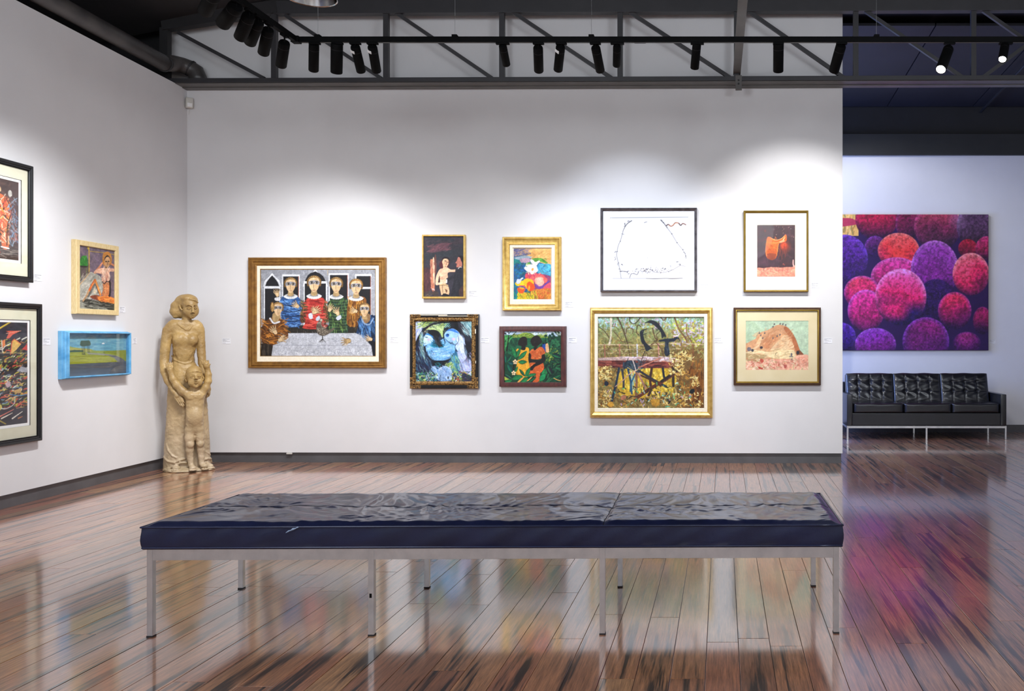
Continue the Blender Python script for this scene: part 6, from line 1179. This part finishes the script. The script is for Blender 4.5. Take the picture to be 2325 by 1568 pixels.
# plinth
m.rough(.0040, .020, 3)
mo = m.mesh('mother_figure', M['stone'], st)
b_ = SDF((-.30, -.34, -.004), (.30, .22, .06), .006)
b_.loft([(-.01, -.052, -.02, .178, .155), (.030, -.052, -.02, .176, .150)], .01, 2.6); b_.ell(PX(300, 1478, -125)+(0, 0, .008), (.155, .105, .026), .02); b_.ell(PX(450, 1478, -100)+(0, 0, .008), (.085, .115, .024), .02); b_.f = np.maximum(b_.f, (-b_.ax[2])[None, None, :]+.0005)
b_.rough(.0025, .02, 5); b_.mesh('plinth', M['stone'], st)
# mother's head
hd = SDF((-.215, -.175, 1.20), (.095, .10, 1.76), .0034)
hd.cone(PX(296, 300, 0), PX(306, 200, -8), 42*K, 36*K, .02)
hd.ell(PX(318, 138, 0), (70*K, .092, 66*KZ), .02); hd.ell(PX(336, 176, -36), (54*K, .060, 72*KZ), .02, rot=('Y', -6)); hd.ell(PX(342, 222, -56), (34*K, .034, 40*KZ), .025)
hd.ell(PX(343, 249, -76), (17*K, .016, 15*KZ), .014)                                                 # chin
hd.ell(PX(300, 205, -40), (30*K, .04, 30*KZ), .03); hd.ell(PX(374, 200, -50), (20*K, .03, 30*KZ), .03)                        # cheeks
for ex, ed_, w_ in ((318, -92, 1), (368, -90, .85)):
    hd.ell(PX(ex, 176, ed_-6), (20*K*w_, .016, 10.5*KZ), .010, 'd'); hd.ell(PX(ex, 177, ed_+9), (15*K*w_, .014, 9*KZ), .004)
    hd.chain([PX(ex-19*w_, 176, ed_+0), PX(ex-4, 171, ed_-5), PX(ex+17*w_, 178, ed_-1)], [3.0*K, 3.6*K, 2.6*K], .003); hd.chain([PX(ex-16*w_, 183, ed_+4), PX(ex, 187, ed_-1), PX(ex+15*w_, 183, ed_+3)], [2.4*K]*3, .004)
    hd.chain([PX(ex-22*w_, 158, ed_+6), PX(ex-2, 151, ed_-5), PX(ex+18*w_, 159, ed_-3)], [4*K]*3, .012)
hd.chain([PX(348, 158, -92), PX(350, 185, -102), PX(349, 208, -117)], [6*K, 6.5*K, 9*K], .010); hd.ell(PX(338, 212, -102), (8*K, .009, 7*KZ), .006); hd.ell(PX(360, 211, -101), (7*K, .009, 7*KZ), .006)
for nx_ in (342, 356): hd.ell(PX(nx_, 219, -110), (3*K, .004, 2.6*KZ), .002, 'd')
hd.chain([PX(330, 233, -88), PX(347, 229, -99), PX(365, 232, -88)], [4*K, 5*K, 3.6*K], .004); hd.chain([PX(333, 241, -88), PX(347, 243, -97), PX(362, 240, -88)], [4*K, 5.4*K, 4*K], .004); hd.chain([PX(326, 237, -89), PX(347, 236.5, -104), PX(368, 236, -89)], [1.8*K]*3, .001, 'd')
hd.chain([PX(252, 146, -20), PX(244, 160, -22), PX(250, 180, -26), PX(260, 192, -30)], [8*K, 8*K, 7*K, 6*K], .006); hd.ell(PX(256, 162, -34), (6*K, .012, 12*KZ), .004, 'd')            # ear
# hair: cap rolled back, thick mass behind
for cx, cy, d, rx, ry, rz in ((312, 112, 12, 78, .094, 48), (302, 100, 0, 68, .088, 36), (268, 122, 26, 60, .08, 54)): hd.ell(PX(cx, cy, d), (rx*K, ry, rz*KZ), .012)
hd.chain([PX(260, 132, -36), PX(290, 112, -60), PX(328, 106, -77), PX(362, 112, -72), PX(388, 130, -44)], [9*K, 9*K, 9*K, 8*K, 7*K], .006)
hd.chain([PX(245, 120, 20), PX(215, 160, 30), PX(202, 205, 30), PX(208, 240, 26)], [36*K, 42*K, 38*K, 24*K], .02); hd.ell(PX(250, 200, 34), (44*K, .05, 60*KZ), .02)
for k in range(2, 7): hd.chain([PX(262-k*11, 116+k*5, -36+k*9), PX(236-k*9, 165+k*4, -22+k*9), PX(232-k*8, 230+k*2, -6+k*7)], [3.4*K]*3, .002, 'd')
hd.rough(.0012, .012, 8); hd.mesh('head', M['stone'], mo)
# child
c = SDF((-.21, -.33, 0), (.19, -.02, 1.10), .005)
CD = -165
ct = [row(800, 335, 395, CD+20, 20), row(835, 296, 438, CD+10, 36), row(870, 286, 444, CD, 46), row(920, 290, 440, CD, 48), row(980, 293, 436, CD, 48), row(1050, 291, 434, CD, 52), row(1100, 290, 434, CD, 52), row(1150, 288, 432, CD+4, 46), row(1180, 300, 425, CD+6, 30)]
c.loft(ct, .02, 2.3); c.ell(PX(366, 1040, CD-36), (58*K, .038, 62*KZ), .03); c.ell(PX(330, 880, CD-38), (34*K, .016, 24*KZ), .02); c.ell(PX(400, 880, CD-36), (30*K, .016, 24*KZ), .02); c.ell(PX(368, 1040, CD-80), (4*K, .005, 4*KZ), .004, 'd')
c.cone(PX(362, 850, CD+6), PX(360, 790, CD), 34*K, 30*K, .02)
c.chain([PX(318, 868, CD), PX(268, 840, CD+6), PX(222, 790, CD+14)], [36*K, 36*K, 33*K], .02); c.chain([PX(222, 790, CD+14), PX(192, 740, CD+18), PX(176, 690, CD+24)], [33*K, 29*K, 24*K], .012)
c.chain([PX(176, 694, CD+24), PX(168, 668, CD+26), PX(166, 650, CD+26)], [21*K, 25*K, 24*K], .008); fingers(c, PX(165, 640, CD+26), (-.08, .1, 1), (1, 0, .1), 4, .044, 7*K, .0, (0, .002, 0), .004); c.chain([PX(178, 670, CD+20), PX(192, 645, CD+16)], [8*K, 6*K], .004)
c.chain([PX(415, 866, CD), PX(448, 818, CD), PX(470, 765, CD)], [34*K, 32*K, 30*K], .02); c.chain([PX(470, 765, CD), PX(472, 710, CD+2), PX(464, 662, CD+4)], [30*K, 27*K, 22*K], .012)
c.chain([PX(463, 664, CD+4), PX(458, 645, CD), PX(454, 630, CD-2)], [21*K, 27*K, 26*K], .008); fingers(c, PX(450, 622, CD-4), (-.2, .0, 1), (1, 0, .2), 4, .046, 7.4*K, .04, (0, -.003, 0), .004); c.chain([PX(470, 650, CD-8), PX(484, 628, CD-14)], [9*K, 7*K], .004)
c.chain([PX(325, 1150, CD), PX(323, 1210, CD-4), PX(326, 1260, CD-8)], [41*K, 38*K, 33*K], .015); c.chain([PX(326, 1260, CD-8), PX(322, 1310, CD+4), PX(328, 1380, CD+6), PX(334, 1430, CD)], [33*K, 32*K, 24*K, 23*K], .012)
c.chain([PX(398, 1150, CD), PX(405, 1210, CD-2), PX(408, 1260, CD-6)], [40*K, 36*K, 31*K], .015); c.chain([PX(408, 1260, CD-6), PX(412, 1310, CD+6), PX(416, 1370, CD+8), PX(418, 1420, CD+4)], [31*K, 31*K, 25*K, 23*K], .012)
for kx, kd in ((330, -44), (408, -42)):
    c.ell(PX(kx, 1264, CD+kd+10), (20*K, .010, 18*KZ), .02); c.chain([PX(kx-14, 1252, CD+kd-6), PX(kx+12, 1250, CD+kd-6)], [2.6*K]*2, .003, 'd'); c.chain([PX(kx-12, 1276, CD+kd-6), PX(kx+10, 1275, CD+kd-6)], [2.4*K]*2, .003, 'd')
c.chain([PX(318, 1090, CD-54), PX(345, 1112, CD-60), PX(380, 1116, CD-60), PX(412, 1098, CD-54)], [3*K]*4, .006, 'd')
foot(c, 343, 1440, 10, .10, .031, CD-24); foot(c, 430, 1432, 24, .10, .031, CD-10)
c.rough(.0028, .018, 4); ch = c.mesh('child_figure', M['stone'], st)
h2 = SDF((-.075, -.34, .78), (.135, -.05, 1.06), .0030); HD = CD-6
h2.ell(PX(360, 710, HD+10), (70*K, .088, 72*KZ), .02); h2.ell(PX(366, 748, HD-12), (56*K, .064, 62*KZ), .02); h2.ell(PX(372, 798, HD-50), (20*K, .016, 15*KZ), .018); h2.ell(PX(335, 772, HD-48), (24*K, .024, 24*KZ), .025); h2.ell(PX(405, 768, HD-46), (20*K, .024, 24*KZ), .025)
h2.cone(PX(362, 840, HD+20), PX(362, 780, HD+10), 32*K, 30*K, .02)
for ex, w_ in ((344, 1), (398, .9)):
    ed_ = HD-66; h2.ell(PX(ex, 722, ed_-10), (18*K*w_, .016, 10*KZ), .010, 'd'); h2.ell(PX(ex, 723, ed_+6), (14*K*w_, .014, 9*KZ), .004)
    h2.chain([PX(ex-17*w_, 722, ed_), PX(ex, 714, ed_-7), PX(ex+16*w_, 721, ed_-2)], [2.8*K, 3.4*K, 2.6*K], .003); h2.chain([PX(ex-14*w_, 730, ed_+2), PX(ex, 734, ed_-3), PX(ex+13*w_, 730, ed_+2)], [2.2*K]*3, .004)
h2.chain([PX(371, 712, HD-70), PX(373, 735, HD-84)], [5*K, 9*K], .010); h2.ell(PX(364, 740, HD-76), (6*K, .007, 5*KZ), .005); h2.ell(PX(383, 739, HD-76), (6*K, .007, 5*KZ), .005)
for nx_ in (368, 379): h2.ell(PX(nx_, 745, HD-84), (2.6*K, .004, 2.2*KZ), .002, 'd')
h2.chain([PX(355, 763, HD-66), PX(373, 758, HD-76), PX(392, 762, HD-66)], [4*K, 5*K, 4*K], .004); h2.chain([PX(358, 771, HD-66), PX(374, 773, HD-74), PX(389, 770, HD-66)], [4*K, 5*K, 4*K], .004); h2.chain([PX(352, 767, HD-68), PX(374, 766, HD-82), PX(394, 765, HD-68)], [1.6*K]*3, .001, 'd')
for ex in (293, 428): h2.chain([PX(ex, 722, HD+6), PX(ex-(3 if ex < 350 else -3), 740, HD+2), PX(ex+(4 if ex < 350 else -3), 762, HD)], [8*K, 9*K, 7*K], .006); h2.ell(PX(ex, 740, HD-8), (4*K, .01, 8*KZ), .004, 'd')
h2.ell(PX(360, 700, HD+14), (70.5*K, .0885, 64*KZ), .003)
h2.chain([PX(300, 706, HD-30), PX(322, 690, HD-52), PX(352, 682, HD-66), PX(385, 681, HD-64), PX(415, 690, HD-40)], [4*K]*5, .006)
h2.rough(.0010, .011, 9); h2.mesh('head', M['stone'], ch)
